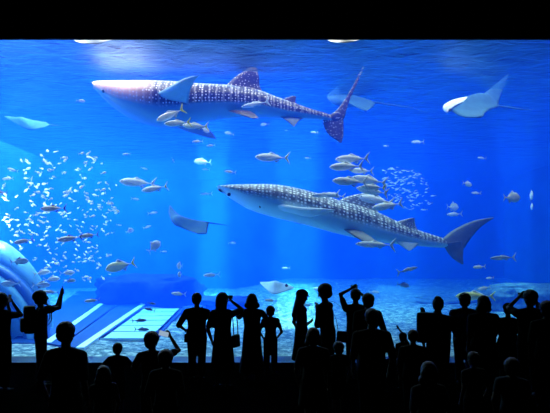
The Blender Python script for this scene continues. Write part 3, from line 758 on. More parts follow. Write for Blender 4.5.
# added unseen light on a pole, makes the glow over the tunnel
fp = at(-14, 228, 3.0)
fr_ = empty('added_glow_light', 'added unseen light source making the glow over the tunnel arch', 'added lamp', (fp.x, fp.y, fp.z))
M_glow, nt, out = new_mat('added_light_lens'); em = N(nt, 'ShaderNodeEmission', Strength=6.0); em.inputs[0].default_value = (0.7, .92, 1, 1); nt.links.new(em.outputs[0], out.inputs[0])
bm = bmesh.new(); bmesh.ops.create_cone(bm, cap_ends=True, segments=24, radius1=.10, radius2=.17, depth=.25)
obj('housing', bm, M_rib, fr_)
bm = bmesh.new(); bmesh.ops.create_uvsphere(bm, u_segments=16, v_segments=8, radius=.14)
for v in bm.verts: v.co.z = v.co.z * .35 + .13
obj('lens', bm, M_glow, fr_)
bm = bmesh.new(); bmesh.ops.create_cone(bm, cap_ends=True, segments=12, radius1=.05, radius2=.04, depth=fp.z + .1)
for v in bm.verts: v.co.z -= fp.z / 2 + .12
obj('pole', bm, M_rib, fr_)
pl = bpy.data.lights.new('added_light_glow', 'POINT'); pl.energy = 480; pl.color = (0.65, .92, 1.0); pl.shadow_soft_size = .3
po = bpy.data.objects.new('added_light_glow', pl); po.location = (fp.x, fp.y - .1, fp.z + .35); C.objects.link(po)

def prism(px_pts, z0, z1, bevel=0):
    """solid with the given outline (points on the plane z1)"""
    bm = bmesh.new(); vs = [bm.verts.new(p) for p in px_pts]; f = bm.faces.new(vs)
    r = bmesh.ops.extrude_face_region(bm, geom=[f])
    for g in r['geom']:
        if isinstance(g, bmesh.types.BMVert): g.co.z -= (z1 - z0)
    return bm
def strip(a, b, w, z1, h):
    """raised edging bar from a to b"""
    d = (b - a); n_ = Vector((-d.y, d.x, 0)).normalized() * w / 2
    return prism([a - n_, b - n_, b + n_, a + n_], z1 - h, z1)
z1 = 0.0
P = [at_z(47, 343, z1), at_z(118, 292, z1), at_z(143, 304.5, z1), at_z(80, 348, z1)]
sl = empty('roof_slab', 'smooth deep blue slab with bright edges lying on the sand beside the striped panel', 'slab', (P[0].x, P[0].y, 0)); b0 = sl.location.copy()
def shift(bm, v):
    for q in bm.verts: q.co -= v
    return bm
obj('top', shift(prism(P, -.3, z1), b0), M_slab, sl, smooth=False)
for i, w_ in ((0, .22), (2, .22), (1, .14)):
    a, b = P[i].copy(), P[(i + 1) % 4].copy(); a.z = b.z = z1 + .02
    obj('edge_bar', shift(strip(a, b, w_, z1 + .03, .3), b0), M_edge, sl, smooth=False)
# second bright line inside the slab
a, b = at_z(62, 345, z1), at_z(128, 297, z1)
obj('seam_bar', shift(strip(a, b, .07, z1 + .04, .06), b0), M_board, sl, smooth=False)

z3 = -0.05; W = [at_z(8, 343, z3), at_z(78, 291, z3), at_z(114, 291.5, z3), at_z(42, 343, z3)]
lp = W[0].copy(); lp.z = 0
tag(obj('base_slab', [shift(prism([p.copy() for p in W], -.3, z3), lp)][0], M_slab, smooth=False, loc=lp), 'plain flat dark blue slab between the tunnel arch and the bright-edged slab', 'slab', kind='thing')
z2 = -0.02
Q = [at_z(100, 338, z2), at_z(142, 308.5, z2), at_z(182, 308, z2), at_z(153, 338, z2)]
pn = empty('striped_roof_panel', 'pale blue panel of wide parallel boards lying on the sand under the dark fish', 'panel', (Q[0].x, Q[0].y, 0)); b0 = pn.location.copy()
bm = bmesh.new()
for k in range(6):
    t0, t1 = k / 6, (k + 1) / 6 - .022
    # even boards in plan
    pts = [Q[0].lerp(Q[1], t0), Q[3].lerp(Q[2], t0), Q[3].lerp(Q[2], t1), Q[0].lerp(Q[1], t1)]
    b2 = prism(pts, -.1, z2); me = bpy.data.meshes.new('tmp'); b2.to_mesh(me); b2.free(); bm.from_mesh(me); bpy.data.meshes.remove(me)
obj('boards', shift(bm, b0), M_board, pn, smooth=False)
for a, b in ((Q[0], Q[1]), (Q[3], Q[2])):
    a = a.copy(); b = b.copy(); s_ = 1 if a is Q[0] else 0
    obj('side_rail', shift(strip(a, b, .22, z2 + .02, .3), b0), M_slab, pn, smooth=False)

def rock(label, px, py, wpx, hpx, Y, dep, mat, seed):
    c = at(px, py, Y); w_ = wpx * (Y + 14) / F / 2; h_ = hpx * (Y + 14) / F
    bm = bmesh.new(); bmesh.ops.create_icosphere(bm, subdivisions=4, radius=1)
    for v in bm.verts:
        p = v.co.copy(); n_ = noise.fractal(p * 1.3 + Vector((seed * 7.1, 0, 0)), 1, 2, 5); n2 = noise.fractal(p * 4 + Vector((seed * 3.1, 0, 9)), 1, 2, 3)
        p *= 1 + .5 * n_ + .10 * n2
        v.co = Vector((p.x * w_, p.y * dep, (p.z if p.z < .45 else .45 + (p.z - .45) * .3) * h_))
    o = obj('rock', bm, mat, loc=(c.x, c.y, c.z)); return tag(o, label, 'rock')
rock('broad dark flat rock behind the striped panel, left of the light shaft', 152, 296, 104, 34, 17, 3.0, M_rock, 11)
rock('low dark rock on the sand behind the standing man and woman', 225, 302, 56, 9, 14, 1.6, M_rock, 3)
rock('encrusted reef mound rising at the right end of the window', 535, 296, 110, 20, 12, 2.2, M_coral, 5)
rock('low reef rock behind the yellow fish', 440, 303, 70, 9, 15, 1.6, M_coral, 6)
# ================================================================= people
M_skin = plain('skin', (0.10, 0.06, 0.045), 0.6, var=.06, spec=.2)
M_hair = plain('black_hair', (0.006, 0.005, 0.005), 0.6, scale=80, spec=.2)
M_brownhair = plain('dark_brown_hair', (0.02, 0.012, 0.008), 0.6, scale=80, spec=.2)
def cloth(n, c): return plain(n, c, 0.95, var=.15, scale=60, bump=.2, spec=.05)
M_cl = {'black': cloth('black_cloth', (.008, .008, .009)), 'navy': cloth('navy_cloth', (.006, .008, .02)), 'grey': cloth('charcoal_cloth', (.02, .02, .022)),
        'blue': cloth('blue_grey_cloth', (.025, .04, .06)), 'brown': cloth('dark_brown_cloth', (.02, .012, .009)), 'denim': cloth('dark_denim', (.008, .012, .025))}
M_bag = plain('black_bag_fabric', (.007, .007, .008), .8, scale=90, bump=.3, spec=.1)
M_phone = plain('black_phone_case', (.01, .01, .011), .3)
M_screen, nt, out = new_mat('lit_phone_screen'); em = N(nt, 'ShaderNodeEmission', Strength=.55); em.inputs[0].default_value = (.55, .75, 1, 1); nt.links.new(em.outputs[0], out.inputs[0])
M_dimscreen, nt, out = new_mat('dim_phone_screen'); em = N(nt, 'ShaderNodeEmission', Strength=.04); em.inputs[0].default_value = (.3, .5, 1, 1); nt.links.new(em.outputs[0], out.inputs[0])
V = Vector
BENCH = bpy.data.scenes.new('bench')

def cap(bm, a, b, ra, rb, seg=12, flat=False, sq=1.0, sqdir=None):
    """tapered limb from a to b; round ends unless flat; sq squashes across sqdir"""
    a, b = V(a), V(b); d = (b - a); l = d.length
    if l < 1e-6: d = V((0, 0, 1)); l = 1e-6
    d = d / l
    x = (sqdir.copy() if sqdir is not None else (V((1, 0, 0)) if abs(d.x) < .9 else V((0, 1, 0)))); x = (x - d * x.dot(d)).normalized(); y = d.cross(x)
    st = []
    if flat: st = [(0, ra), (l, rb)]
    else:
        for k in (80, 55, 25): t = math.radians(k); st.append((-math.sin(t) * ra, math.cos(t) * ra))
        st += [(0, ra), (l, rb)]
        for k in (25, 55, 80): t = math.radians(k); st.append((l + math.sin(t) * rb, math.cos(t) * rb))
    rings = [[bm.verts.new(a + d * t + (x * math.cos(2 * PI * j / seg) * sq + y * math.sin(2 * PI * j / seg)) * r) for j in range(seg)] for t, r in st]
    for i in range(len(rings) - 1):
        for j in range(seg):
            k = (j + 1) % seg; bm.faces.new((rings[i][j], rings[i][k], rings[i + 1][k], rings[i + 1][j]))
    bm.faces.new(rings[0][::-1]); bm.faces.new(rings[-1])

def torso(bm, rows, seg=20, M=None):
    """rows: (centre, rx, ry); elliptical sections"""
    rings = []
    for c, rx, ry in rows:
        rings.append([bm.verts.new(V(c) + V((math.cos(2 * PI * j / seg) * rx, math.sin(2 * PI * j / seg) * ry, 0))) for j in range(seg)])
    for i in range(len(rings) - 1):
        for j in range(seg):
            k = (j + 1) % seg; bm.faces.new((rings[i][j], rings[i][k], rings[i + 1][k], rings[i + 1][j]))
    bm.faces.new(rings[0][::-1]); bm.faces.new(rings[-1])

def ell(bm, c, r, R=None, seg=16):
    q = bmesh.ops.create_uvsphere(bm, u_segments=seg, v_segments=seg // 2 + 2, radius=1)
    for v in q['verts']:
        p = V((v.co.x * r[0], v.co.y * r[1], v.co.z * r[2]))
        if R: p = R @ p
        v.co = p + V(c)

def fuse(name, bm, mat, parent, voxel=.011, smooth=3, rough=0.0):
    """merge overlapping closed volumes into one continuous skin"""
    bmesh.ops.recalc_face_normals(bm, faces=bm.faces[:])
    me = bpy.data.meshes.new(name); bm.to_mesh(me); bm.free()
    o = bpy.data.objects.new(name, me); BENCH.collection.objects.link(o)
    r = o.modifiers.new('r', 'REMESH'); r.mode = 'VOXEL'; r.voxel_size = voxel
    if smooth:
        s = o.modifiers.new('s', 'SMOOTH'); s.factor = .5; s.iterations = smooth
    BENCH.view_layers[0].update(); dg = BENCH.view_layers[0].depsgraph; m2 = bpy.data.meshes.new_from_object(o.evaluated_get(dg))
    bpy.data.objects.remove(o); bpy.data.meshes.remove(me)
    if rough:
        for v in m2.vertices:
            n_ = noise.noise(v.co * 38) + .5 * noise.noise(v.co * 90); v.co += v.normal * n_ * rough
    m2.name = name; m2.materials.clear(); m2.materials.append(mat)
    for p in m2.polygons: p.use_smooth = True; p.material_index = 0
    o = bpy.data.objects.new(name, m2); return link(o, parent)

def hand(bm, w, dirv, palm_n, s, curl=.5, side=1):
    """palm, four unequal fingers and a thumb; dirv = direction of the fingers, palm_n = palm normal"""
    d = V(dirv).normalized(); n = V(palm_n); n = (n - d * n.dot(d)).normalized(); x = d.cross(n) * side
    cap(bm, V(w), V(w) + d * .07 * s, .026 * s, .036 * s, sq=.45, sqdir=n)
    for k, (off, ln) in enumerate(((.028, .062), (.010, .072), (-.009, .068), (-.027, .052))):
        b = V(w) + d * .085 * s + x * off * s; p = b; ang = 0
        for seg_, f in enumerate((.45, .32, .26)):
            ang += curl * (.35 + .35 * seg_); q = p + (d * math.cos(ang) + n * math.sin(ang)) * ln * f * s
            cap(bm, p, q, (.0095 - .0010 * seg_) * s, (.0088 - .0012 * seg_) * s, seg=8); p = q
    b = V(w) + d * .025 * s + x * .026 * s; q = b + (d * .6 + x * .75 + n * .25).normalized() * .038 * s
    cap(bm, b, q, .013 * s, .0105 * s, seg=8); cap(bm, q, q + (d * .85 + x * .2 + n * .45).normalized() * .03 * s, .0105 * s, .0085 * s, seg=8)

def elbow(sh, ha, l1, l2, pole):
    sh, ha, pole = V(sh), V(ha), V(pole); d = ha - sh; L = min(d.length, (l1 + l2) * .985); d.normalize(); ha = sh + d * L
    a = (l1 * l1 - l2 * l2 + L * L) / (2 * L); h = math.sqrt(max(0, l1 * l1 - a * a)); p = (pole - d * pole.dot(d)).normalized()
    return sh + d * a + p * h, ha

def person(label, px, py, d, yaw=0, hair='short', top='black', bottom='black', outfit='trousers', arms=('down', 'down'), look=(0, 0), girth=1.0, lean=(0, 0),
           sleeve=.55, hat=None, lx=None, stance=.02, hairmat=None, ground=FLOOR, headsize=1.0):
    """px, py: crown of the head in the photograph, d: distance from the camera in m; the figure stands on the floor.
    arms: (image-left/own-left, own-right) targets in body space (x right, y forward, z up) as fractions of height, or 'down'"""
    Y = CY + d; c = at(px, py, Y); H = c.z - ground; s = H / 1.70
    yr = math.radians(yaw)
    root = empty('person', label, 'person')
    kid = 1.0 + max(0, (1.5 - H)) * .45            # children have larger heads
    hs = s * kid * headsize * 1.10
    hx, hy = lean                                   # head offset from the pelvis (fractions of H)
    head_c = V((hx * H, hy * H + .012 * s, H - .118 * hs))
    neck_b = V((hx * H * .9, hy * H * .9, H - .27 * hs)); chest = V((hx * H * .7, hy * H * .7, .735 * H)); belly = V((hx * H * .35, hy * H * .35, .62 * H)); pel = V((0, 0, .525 * H))
    neck_b.z = min(neck_b.z, .835 * H)
    g = girth; sw = .185 * s * (g ** .6)
    shl = [V((-sw, 0, .782 * H)) + V((hx, hy, 0)) * H * .8, V((sw, 0, .782 * H)) + V((hx, hy, 0)) * H * .8]
    # ---- joints
    arm = []
    for k, A in enumerate(arms):
        sg = -1 if k == 0 else 1; l1 = .175 * H; l2 = .150 * H
        pole = V((sg * .6, -.5, -.6)); fd = None
        if A == 'down': tgt = V((shl[k].x + sg * .05 * s, .04 * s + shl[k].y, .49 * H)); pole = V((sg * .4, -1, 0)); curl = .35
        else:
            tgt = V(A[:3]) * H; curl = .75
            if len(A) > 3: pole = V(A[3])
        e, w = elbow(shl[k], tgt, l1, l2, pole); arm.append((shl[k], e, w, curl, A == 'down'))
    # ---- body
    bm = bmesh.new()
    torso(bm, [(pel + V((0, 0, -.07 * H)), .12 * s * g, .09 * s * g), (pel, .155 * s * g, .105 * s * g), (belly, .13 * s * g, .10 * s * g), (chest, .155 * s * g, .11 * s * g),
               (V((shl[0] + shl[1]) / 2) + V((0, 0, -.005 * H)), .135 * s * g, .085 * s * g), (V((shl[0] + shl[1]) / 2) + V((0, 0, .025 * H)), .085 * s, .065 * s), (V((shl[0] + shl[1]) / 2) + V((0, 0, .045 * H)), .058 * s, .055 * s)])
    cap(bm, neck_b + V((0, 0, -.03 * s)), head_c + V((0, -.015 * s, -.05 * s)), .056 * s, .050 * s)
    for k in (0, 1):
        sh, e, w, curl, dn = arm[k]; sg = -1 if k == 0 else 1
        cap(bm, (shl[0] + shl[1]) / 2 + V((sg * .03 * s, 0, .030 * H)), sh, .05 * s, .052 * s); cap(bm, sh, e, .050 * s, .038 * s); cap(bm, e, w, .037 * s, .025 * s)
        dr = (w - e).normalized()
        hand(bm, w - dr * .01 * s, dr + (V((0, .15, .25)) if not dn else V((0, 0, 0))), (V((-sg, 0, 0)) if dn else V((-sg * .5, -.4, 0))), s, curl, side=-1 if sg > 0 else 1)
    feet = []
    for sg in (-1, 1):
        hp = V((sg * .085 * s, 0, .50 * H)); kn = V((sg * (.085 + stance * .4) * s, .015, .275 * H)); an = V((sg * (.085 + stance * .6) * s, -.02 * s, .045 * H))
        cap(bm, hp, kn, .082 * s * g, .055 * s); cap(bm, kn, an, .054 * s, .036 * s); cap(bm, an, an + V((0, .12 * s, -.03 * H)), .034 * s, .026 * s)
        feet.append((hp, kn, an))
    # head with face; R turns it
    R = Matrix.Rotation(math.radians(look[0]), 3, 'Z') @ Matrix.Rotation(math.radians(look[1]), 3, 'X')
    def hp_(x, y, z): return head_c + R @ V((x * hs, y * hs, z * hs))
    ell(bm, hp_(0, -.008, .025), (.076 * hs, .093 * hs, .088 * hs), R)
    ell(bm, hp_(0, .022, -.035), (.058 * hs, .064 * hs, .070 * hs), R)
    ell(bm, hp_(0, .060, -.092), (.024 * hs, .022 * hs, .018 * hs), R)
    cap(bm, hp_(0, .080, .012), hp_(0, .104, -.028), .010 * hs, .014 * hs, seg=8)
    for sx in (-1, 1):
        ell(bm, hp_(sx * .078, -.006, -.012), (.010 * hs, .019 * hs, .031 * hs), R, 10); ell(bm, hp_(sx * .036, .062, -.020), (.020 * hs, .018 * hs, .016 * hs), R, 10)
    ell(bm, hp_(0, .072, .034), (.050 * hs, .014 * hs, .009 * hs), R, 10); ell(bm, hp_(0, .078, -.060), (.024 * hs, .012 * hs, .008 * hs), R, 10)
    fuse('body', bm, M_skin, root, voxel=.0115 if H > 1.4 else .0095, smooth=2)
    for sx in (-1, 1):
        p = hp_(sx * .031, .080, .006); ball('eye', p, .011 * hs, M_black, root, seg=8)
    # ---- hair
    hm = hairmat or M_hair
    bm = bmesh.new(); ell(bm, hp_(0, -.018, .038), (.091 * hs, .104 * hs, .092 * hs), R)
    cut_face = True
    if hair == 'short': ell(bm, hp_(0, -.045, -.010), (.083 * hs, .070 * hs, .075 * hs), R)
    if hair == 'full': ell(bm, hp_(0, -.03, .03), (.104 * hs, .112 * hs, .098 * hs), R); ell(bm, hp_(0, -.050, -.03), (.092 * hs, .070 * hs, .085 * hs), R)
    if hair in ('bob', 'wavy'):
        ell(bm, hp_(0, -.04, -.02), (.108 * hs, .090 * hs, .120 * hs), R)
        for sx in (-1, 1): ell(bm, hp_(sx * .085, -.02, -.085), ((.038 if hair == 'bob' else .055) * hs, .05 * hs, .055 * hs), R)
    if hair == 'long':
        cap(bm, hp_(0, -.05, 0), hp_(0, -.085, -.33), .095 * hs, .06 * hs, sq=.6, sqdir=V((0, 1, 0)))
        for sx in (-1, 1): cap(bm, hp_(sx * .06, -.03, 0), hp_(sx * .075, -.045, -.24), .045 * hs, .035 * hs)
    if hair == 'bun': ell(bm, hp_(0, -.045, -.010), (.083 * hs, .070 * hs, .075 * hs), R); ell(bm, hp_(0, -.04, .112), (.058 * hs, .058 * hs, .040 * hs), R)
    if hair == 'ponytail':
        ell(bm, hp_(0, -.045, -.0), (.083 * hs, .070 * hs, .075 * hs), R); cap(bm, hp_(0, -.12, .02), hp_(0, -.15, -.16), .035 * hs, .022 * hs)
    o = fuse('hair', bm, hm, root, voxel=.010, smooth=2, rough=.004 * hs)
    if hat:
        bm = bmesh.new(); ell(bm, hp_(0, -.008, .058), (.100 * hs, .114 * hs, .085 * hs), R)
        if hat == 'cap': cap(bm, hp_(0, .08, .05), hp_(0, .165, .035), .055 * hs, .045 * hs, sq=.16, sqdir=R @ V((0, 0, 1)))
        else: cap(bm, hp_(0, 0, .030), hp_(0, 0, .045), .150 * hs, .115 * hs, flat=True, seg=24)
        fuse('hat', bm, M_cl['grey'], root, voxel=.008, smooth=1)
    # ---- clothes
    bm = bmesh.new(); cs = (V(shl[0] + shl[1]) / 2)
    hem = -.02 * H if outfit != 'dress' else 0
    torso(bm, [(pel + V((0, 0, hem - .01 * H)), .178 * s * g, .130 * s * g), (pel + V((0, 0, .03 * H)), .172 * s * g, .125 * s * g), (belly, .156 * s * g, .122 * s * g), (chest, .178 * s * g, .130 * s * g),
               (cs + V((0, 0, -.012 * H)), .160 * s * g, .104 * s * g), (cs + V((0, 0, .012 * H)), .105 * s, .085 * s), (cs + V((0, 0, .040 * H)), .072 * s, .068 * s)])
    for k in (0, 1):
        sh, e, w, curl, dn = arm[k]; sg = -1 if k == 0 else 1
        cap(bm, cs + V((sg * .03 * s, 0, .026 * H)), sh, .058 * s, .066 * s)
        t = min(1, sleeve * 2); cap(bm, sh, sh.lerp(e, t), .064 * s * min(1.1, g), .058 * s)
        if sleeve > .5: cap(bm, e, e.lerp(w, (sleeve - .5) * 2 * .98), .052 * s, .037 * s)
    fuse('shirt' if outfit != 'dress' else 'dress_top', bm, M_cl[top], root, voxel=.015, smooth=3, rough=.0015)
    bm = bmesh.new()
    if outfit in ('skirt', 'dress', 'long_skirt'):
        zb = {'skirt': .28, 'dress': .20, 'long_skirt': .10}[outfit]; fl_ = {'skirt': 1.35, 'dress': 1.3, 'long_skirt': 1.45}[outfit]
        torso(bm, [(V((0, 0, zb * H)), .18 * s * g * fl_, .15 * s * fl_), (V((0, 0, (zb + .2) * H)), .19 * s * g * 1.08, .145 * s), (pel + V((0, 0, .02 * H)), .172 * s * g, .125 * s), (pel + V((0, 0, .07 * H)), .15 * s * g, .11 * s)], seg=28)
        for v in bm.verts:
            a = math.atan2(v.co.y, v.co.x); f = 1 + .05 * math.sin(a * 9) * max(0, (.5 * H - v.co.z) / H) * 3; v.co.x *= f; v.co.y *= f
        fuse('skirt', bm, M_cl[bottom], root, voxel=.018, smooth=2)
    else:
        torso(bm, [(pel + V((0, 0, -.06 * H)), .165 * s * g, .118 * s * g), (pel + V((0, 0, .05 * H)), .166 * s * g, .120 * s * g)])
        for hp, kn, an in feet:
            cap(bm, hp, kn, .108 * s * g, .085 * s)
            if outfit == 'trousers': cap(bm, kn, an.lerp(kn, .06), .083 * s, .072 * s, flat=True)
        fuse('trousers' if outfit == 'trousers' else 'shorts', bm, M_cl[bottom], root, voxel=.016, smooth=2)
    for hp, kn, an in feet:
        bm = bmesh.new(); z0 = .034 * s
        cap(bm, V((an.x, an.y - .03 * s, z0)), V((an.x, an.y + .16 * s, z0 - .006 * s)), .040 * s, .034 * s, sq=.8, sqdir=V((0, 0, 1))); cap(bm, V((an.x, an.y, z0)), V((an.x, an.y, z0 + .035 * s)), .040 * s, .036 * s)
        for v in bm.verts: v.co.z = max(v.co.z, 0.0)
        fuse('shoe', bm, M_cl['black'], root, voxel=.012, smooth=1)
    Rz = Matrix.Rotation(yr, 4, 'Z')
    off = Rz @ V((head_c.x, head_c.y, 0))
    root.location = (c.x - off.x, c.y - off.y, ground + .002); root.rotation_euler = (0, 0, yr)
    root['_h'] = H
    def world(p): return root.location + (Rz @ V(p))
    return root, dict(H=H, s=s, Rz=Rz, yaw=yr, arm=arm, world=world, pel=pel, chest=chest, sh=shl)

def held(name, label, cat, info, k=None, p=None, size=(.075, .009, .15), screen=M_dimscreen, tilt=0.0, roll=0.0):
    """phone or camera in a hand (k: 0 own left, 1 own right) or at body point p"""
    s = info['s']
    if p is None:
        sh, e, w, _, _ = info['arm'][k]; p = w + (w - e).normalized() * .10 * s
    wp = info['world'](p); r = empty(name, label, cat, wp); r.rotation_euler = (tilt, roll, info['yaw'])
    sx, sy, sz = [q / 2 for q in size]
    obj('case', bx(-sx, sx, -sy, sy, -sz, sz, bevel=.004), M_phone, r)
    if name == 'phone':
        obj('screen', bx(-sx * .92, sx * .92, -sy - .0015, -sy + .001, -sz * .94, sz * .94), screen, r, smooth=False)
    else:
        bm = bmesh.new(); bmesh.ops.create_cone(bm, cap_ends=True, segments=20, radius1=.032, radius2=.028, depth=.06)
        for v in bm.verts: v.co = V((v.co.x, v.co.z + .05, v.co.y))
        obj('lens', bm, M_phone, r)
    return r

def backpack(label, info, side=0.0, sz=1.0):
    s = info['s'] * sz; c = info['chest'] + V((side, -.185 * info['s'], -.04 * info['H'])); r = empty('backpack', label, 'backpack', info['world'](c)); r.rotation_euler = (0, 0, info['yaw'])
    bm = bmesh.new(); box(bm, -.15 * s, .15 * s, -.09 * s, .09 * s, -.22 * s, .24 * s, bevel=.06 * s); obj('bag', bm, M_bag, r)
    obj('front_pocket', bx(-.115 * s, .115 * s, -.14 * s, -.08 * s, -.19 * s, .04 * s, bevel=.03 * s), M_bag, r)
    for sg in (-1, 1):
        pts = curve_pts([V((sg * .085 * s, .075 * s, .20 * s)), V((sg * .12 * s, .16 * s, .29 * s)), V((sg * .125 * s, .31 * s, .22 * s)), V((sg * .135 * s, .335 * s, .02 * s)), V((sg * .16 * s, .22 * s, -.12 * s)), V((sg * .13 * s, .08 * s, -.16 * s))], 18)
        rg = [[p + V((math.cos(a) * .026 * s, math.sin(a) * .010 * s, math.sin(a) * .008 * s)) for a in [q * PI / 4 for q in range(8)]] for p in pts]
        v_, f_ = loft(rg); obj('strap', (v_, [], f_), M_bag, r)
    return r

def shoulder_bag(label, info, p, w=.22, h=.18, strap_to=None):
    s = info['s']; p = V(p) * info['H']; r = empty('shoulder_bag', label, 'bag', info['world'](p)); r.rotation_euler = (0, 0, info['yaw'])
    bm = bmesh.new(); box(bm, -.045, .045, -w / 2, w / 2, -h / 2, h / 2, bevel=.03)
    for v in bm.verts: v.co.y *= 1 - .25 * (v.co.z / h)
    obj('bag', bm, M_bag, r)
    top = (V(strap_to) * info['H'] if strap_to else V((p.x * .4, p.y, .85 * info['H']))) - p
    pts = curve_pts([V((0, -w * .4, h * .45)), V((top.x * .4, -.10, top.z * .55)), top + V((0, -.05, 0)), top + V((0, .05, 0)), V((top.x * .4, .13, top.z * .5)), V((0, w * .4, h * .45))], 24)
    v_, f_ = loft([[q + V((math.cos(a) * .011, math.sin(a) * .006, math.sin(a) * .006)) for a in [k * PI / 3 for k in range(6)]] for q in pts]); obj('strap', (v_, [], f_), M_bag, r)
    return r

# ---- row by the glass and behind it, from the left end of the photograph
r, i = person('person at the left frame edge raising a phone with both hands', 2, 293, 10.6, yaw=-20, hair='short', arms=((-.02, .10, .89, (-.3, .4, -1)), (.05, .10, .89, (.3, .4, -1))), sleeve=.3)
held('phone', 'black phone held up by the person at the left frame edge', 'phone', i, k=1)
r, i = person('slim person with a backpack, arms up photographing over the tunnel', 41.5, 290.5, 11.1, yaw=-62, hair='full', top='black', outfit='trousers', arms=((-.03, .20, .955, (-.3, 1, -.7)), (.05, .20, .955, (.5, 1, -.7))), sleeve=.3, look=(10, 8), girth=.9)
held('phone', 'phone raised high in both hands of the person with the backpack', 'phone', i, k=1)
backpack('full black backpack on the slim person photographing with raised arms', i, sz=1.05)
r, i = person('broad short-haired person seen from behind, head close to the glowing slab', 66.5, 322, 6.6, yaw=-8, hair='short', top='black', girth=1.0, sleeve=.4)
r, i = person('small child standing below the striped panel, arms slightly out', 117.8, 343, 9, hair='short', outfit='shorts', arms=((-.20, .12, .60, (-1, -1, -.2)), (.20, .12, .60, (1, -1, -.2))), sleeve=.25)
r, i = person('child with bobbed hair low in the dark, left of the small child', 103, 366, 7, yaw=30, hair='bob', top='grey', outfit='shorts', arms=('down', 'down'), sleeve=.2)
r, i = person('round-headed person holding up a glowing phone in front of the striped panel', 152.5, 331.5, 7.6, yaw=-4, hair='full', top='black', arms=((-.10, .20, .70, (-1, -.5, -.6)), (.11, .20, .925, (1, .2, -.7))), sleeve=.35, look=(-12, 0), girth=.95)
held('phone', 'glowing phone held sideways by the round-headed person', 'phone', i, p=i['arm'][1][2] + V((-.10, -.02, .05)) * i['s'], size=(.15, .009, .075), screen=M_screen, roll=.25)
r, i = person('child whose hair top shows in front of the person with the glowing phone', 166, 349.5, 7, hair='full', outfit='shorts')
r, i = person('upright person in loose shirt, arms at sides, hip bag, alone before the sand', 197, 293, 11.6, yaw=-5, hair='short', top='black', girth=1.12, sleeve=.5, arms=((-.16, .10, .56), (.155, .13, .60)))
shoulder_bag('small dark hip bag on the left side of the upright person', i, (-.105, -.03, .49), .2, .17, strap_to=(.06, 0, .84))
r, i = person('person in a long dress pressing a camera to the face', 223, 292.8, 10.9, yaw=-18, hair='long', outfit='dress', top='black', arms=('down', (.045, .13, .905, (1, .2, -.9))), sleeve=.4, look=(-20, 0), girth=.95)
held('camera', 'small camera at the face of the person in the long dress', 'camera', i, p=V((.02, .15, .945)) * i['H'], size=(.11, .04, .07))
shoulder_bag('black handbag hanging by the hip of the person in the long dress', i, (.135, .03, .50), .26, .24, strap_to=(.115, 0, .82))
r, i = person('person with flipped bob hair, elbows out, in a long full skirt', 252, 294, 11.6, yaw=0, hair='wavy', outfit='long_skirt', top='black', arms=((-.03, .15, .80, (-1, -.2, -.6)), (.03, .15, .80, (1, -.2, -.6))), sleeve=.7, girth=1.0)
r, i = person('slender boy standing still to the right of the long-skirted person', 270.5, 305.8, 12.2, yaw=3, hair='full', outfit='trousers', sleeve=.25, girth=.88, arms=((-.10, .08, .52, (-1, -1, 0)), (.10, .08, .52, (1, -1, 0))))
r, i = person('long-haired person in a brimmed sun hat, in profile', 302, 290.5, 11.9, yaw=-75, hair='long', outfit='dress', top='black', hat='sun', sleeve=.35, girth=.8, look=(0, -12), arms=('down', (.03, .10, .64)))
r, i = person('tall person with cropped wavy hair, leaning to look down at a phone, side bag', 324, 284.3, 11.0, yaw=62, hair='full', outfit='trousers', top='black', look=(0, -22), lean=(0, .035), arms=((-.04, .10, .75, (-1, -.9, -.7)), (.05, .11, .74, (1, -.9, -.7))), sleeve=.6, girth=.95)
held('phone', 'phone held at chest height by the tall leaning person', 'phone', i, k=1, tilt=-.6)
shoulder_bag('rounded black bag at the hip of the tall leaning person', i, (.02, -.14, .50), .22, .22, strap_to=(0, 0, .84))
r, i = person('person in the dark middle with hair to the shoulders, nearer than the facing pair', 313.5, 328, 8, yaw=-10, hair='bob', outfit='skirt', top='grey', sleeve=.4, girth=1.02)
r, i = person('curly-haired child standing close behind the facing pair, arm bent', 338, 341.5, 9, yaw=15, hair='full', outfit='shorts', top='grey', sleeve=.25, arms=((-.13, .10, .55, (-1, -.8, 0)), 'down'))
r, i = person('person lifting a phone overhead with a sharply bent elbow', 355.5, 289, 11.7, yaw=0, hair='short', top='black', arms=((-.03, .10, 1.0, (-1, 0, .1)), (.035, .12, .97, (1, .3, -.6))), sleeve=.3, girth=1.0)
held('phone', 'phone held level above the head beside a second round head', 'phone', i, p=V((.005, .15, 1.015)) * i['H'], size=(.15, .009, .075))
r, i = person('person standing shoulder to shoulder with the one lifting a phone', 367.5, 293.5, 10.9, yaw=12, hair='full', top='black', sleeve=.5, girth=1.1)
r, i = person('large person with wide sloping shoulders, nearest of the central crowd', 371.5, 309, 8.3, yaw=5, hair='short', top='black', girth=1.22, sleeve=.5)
r, i = person('little child in front of the gap, only the small head clear of the dark', 391, 351.5, 10.5, hair='short', outfit='shorts', top='blue')
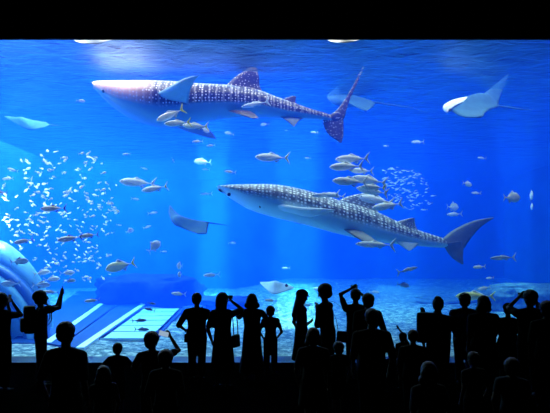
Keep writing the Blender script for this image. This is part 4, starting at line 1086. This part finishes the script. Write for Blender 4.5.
r, i = person('child pointing up at the tank with one raised arm', 402.5, 332.5, 10.8, yaw=20, hair='short', outfit='shorts', arms=('down', (.02, .22, 1.10, (1, 0, -.5))), sleeve=.25)
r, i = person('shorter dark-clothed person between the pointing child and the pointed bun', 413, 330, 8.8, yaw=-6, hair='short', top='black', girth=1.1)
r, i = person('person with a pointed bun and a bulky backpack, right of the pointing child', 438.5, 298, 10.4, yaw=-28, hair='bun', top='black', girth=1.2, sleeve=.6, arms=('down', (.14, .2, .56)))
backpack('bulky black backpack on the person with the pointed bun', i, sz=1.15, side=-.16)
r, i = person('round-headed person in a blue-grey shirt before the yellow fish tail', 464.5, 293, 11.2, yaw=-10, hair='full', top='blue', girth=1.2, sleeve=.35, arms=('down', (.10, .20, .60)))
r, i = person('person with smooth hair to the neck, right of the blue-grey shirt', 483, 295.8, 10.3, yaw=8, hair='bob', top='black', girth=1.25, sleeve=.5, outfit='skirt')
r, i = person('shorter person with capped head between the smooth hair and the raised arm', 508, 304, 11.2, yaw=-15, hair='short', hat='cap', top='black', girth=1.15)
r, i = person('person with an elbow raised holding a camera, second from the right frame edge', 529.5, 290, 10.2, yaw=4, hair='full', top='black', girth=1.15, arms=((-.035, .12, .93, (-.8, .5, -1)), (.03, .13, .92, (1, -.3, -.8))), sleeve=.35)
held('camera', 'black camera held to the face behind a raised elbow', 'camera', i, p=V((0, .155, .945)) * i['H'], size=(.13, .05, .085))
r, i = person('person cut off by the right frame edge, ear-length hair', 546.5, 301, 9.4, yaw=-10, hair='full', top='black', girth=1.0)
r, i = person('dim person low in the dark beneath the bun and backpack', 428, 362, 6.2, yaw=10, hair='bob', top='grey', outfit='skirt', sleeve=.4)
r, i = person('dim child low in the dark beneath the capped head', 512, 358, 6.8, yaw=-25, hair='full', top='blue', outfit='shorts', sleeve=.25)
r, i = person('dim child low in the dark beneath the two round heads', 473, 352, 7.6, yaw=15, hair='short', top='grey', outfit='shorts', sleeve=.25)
bpy.data.scenes.remove(BENCH)
for o in S.objects:
    if '_h' in o: del o['_h']
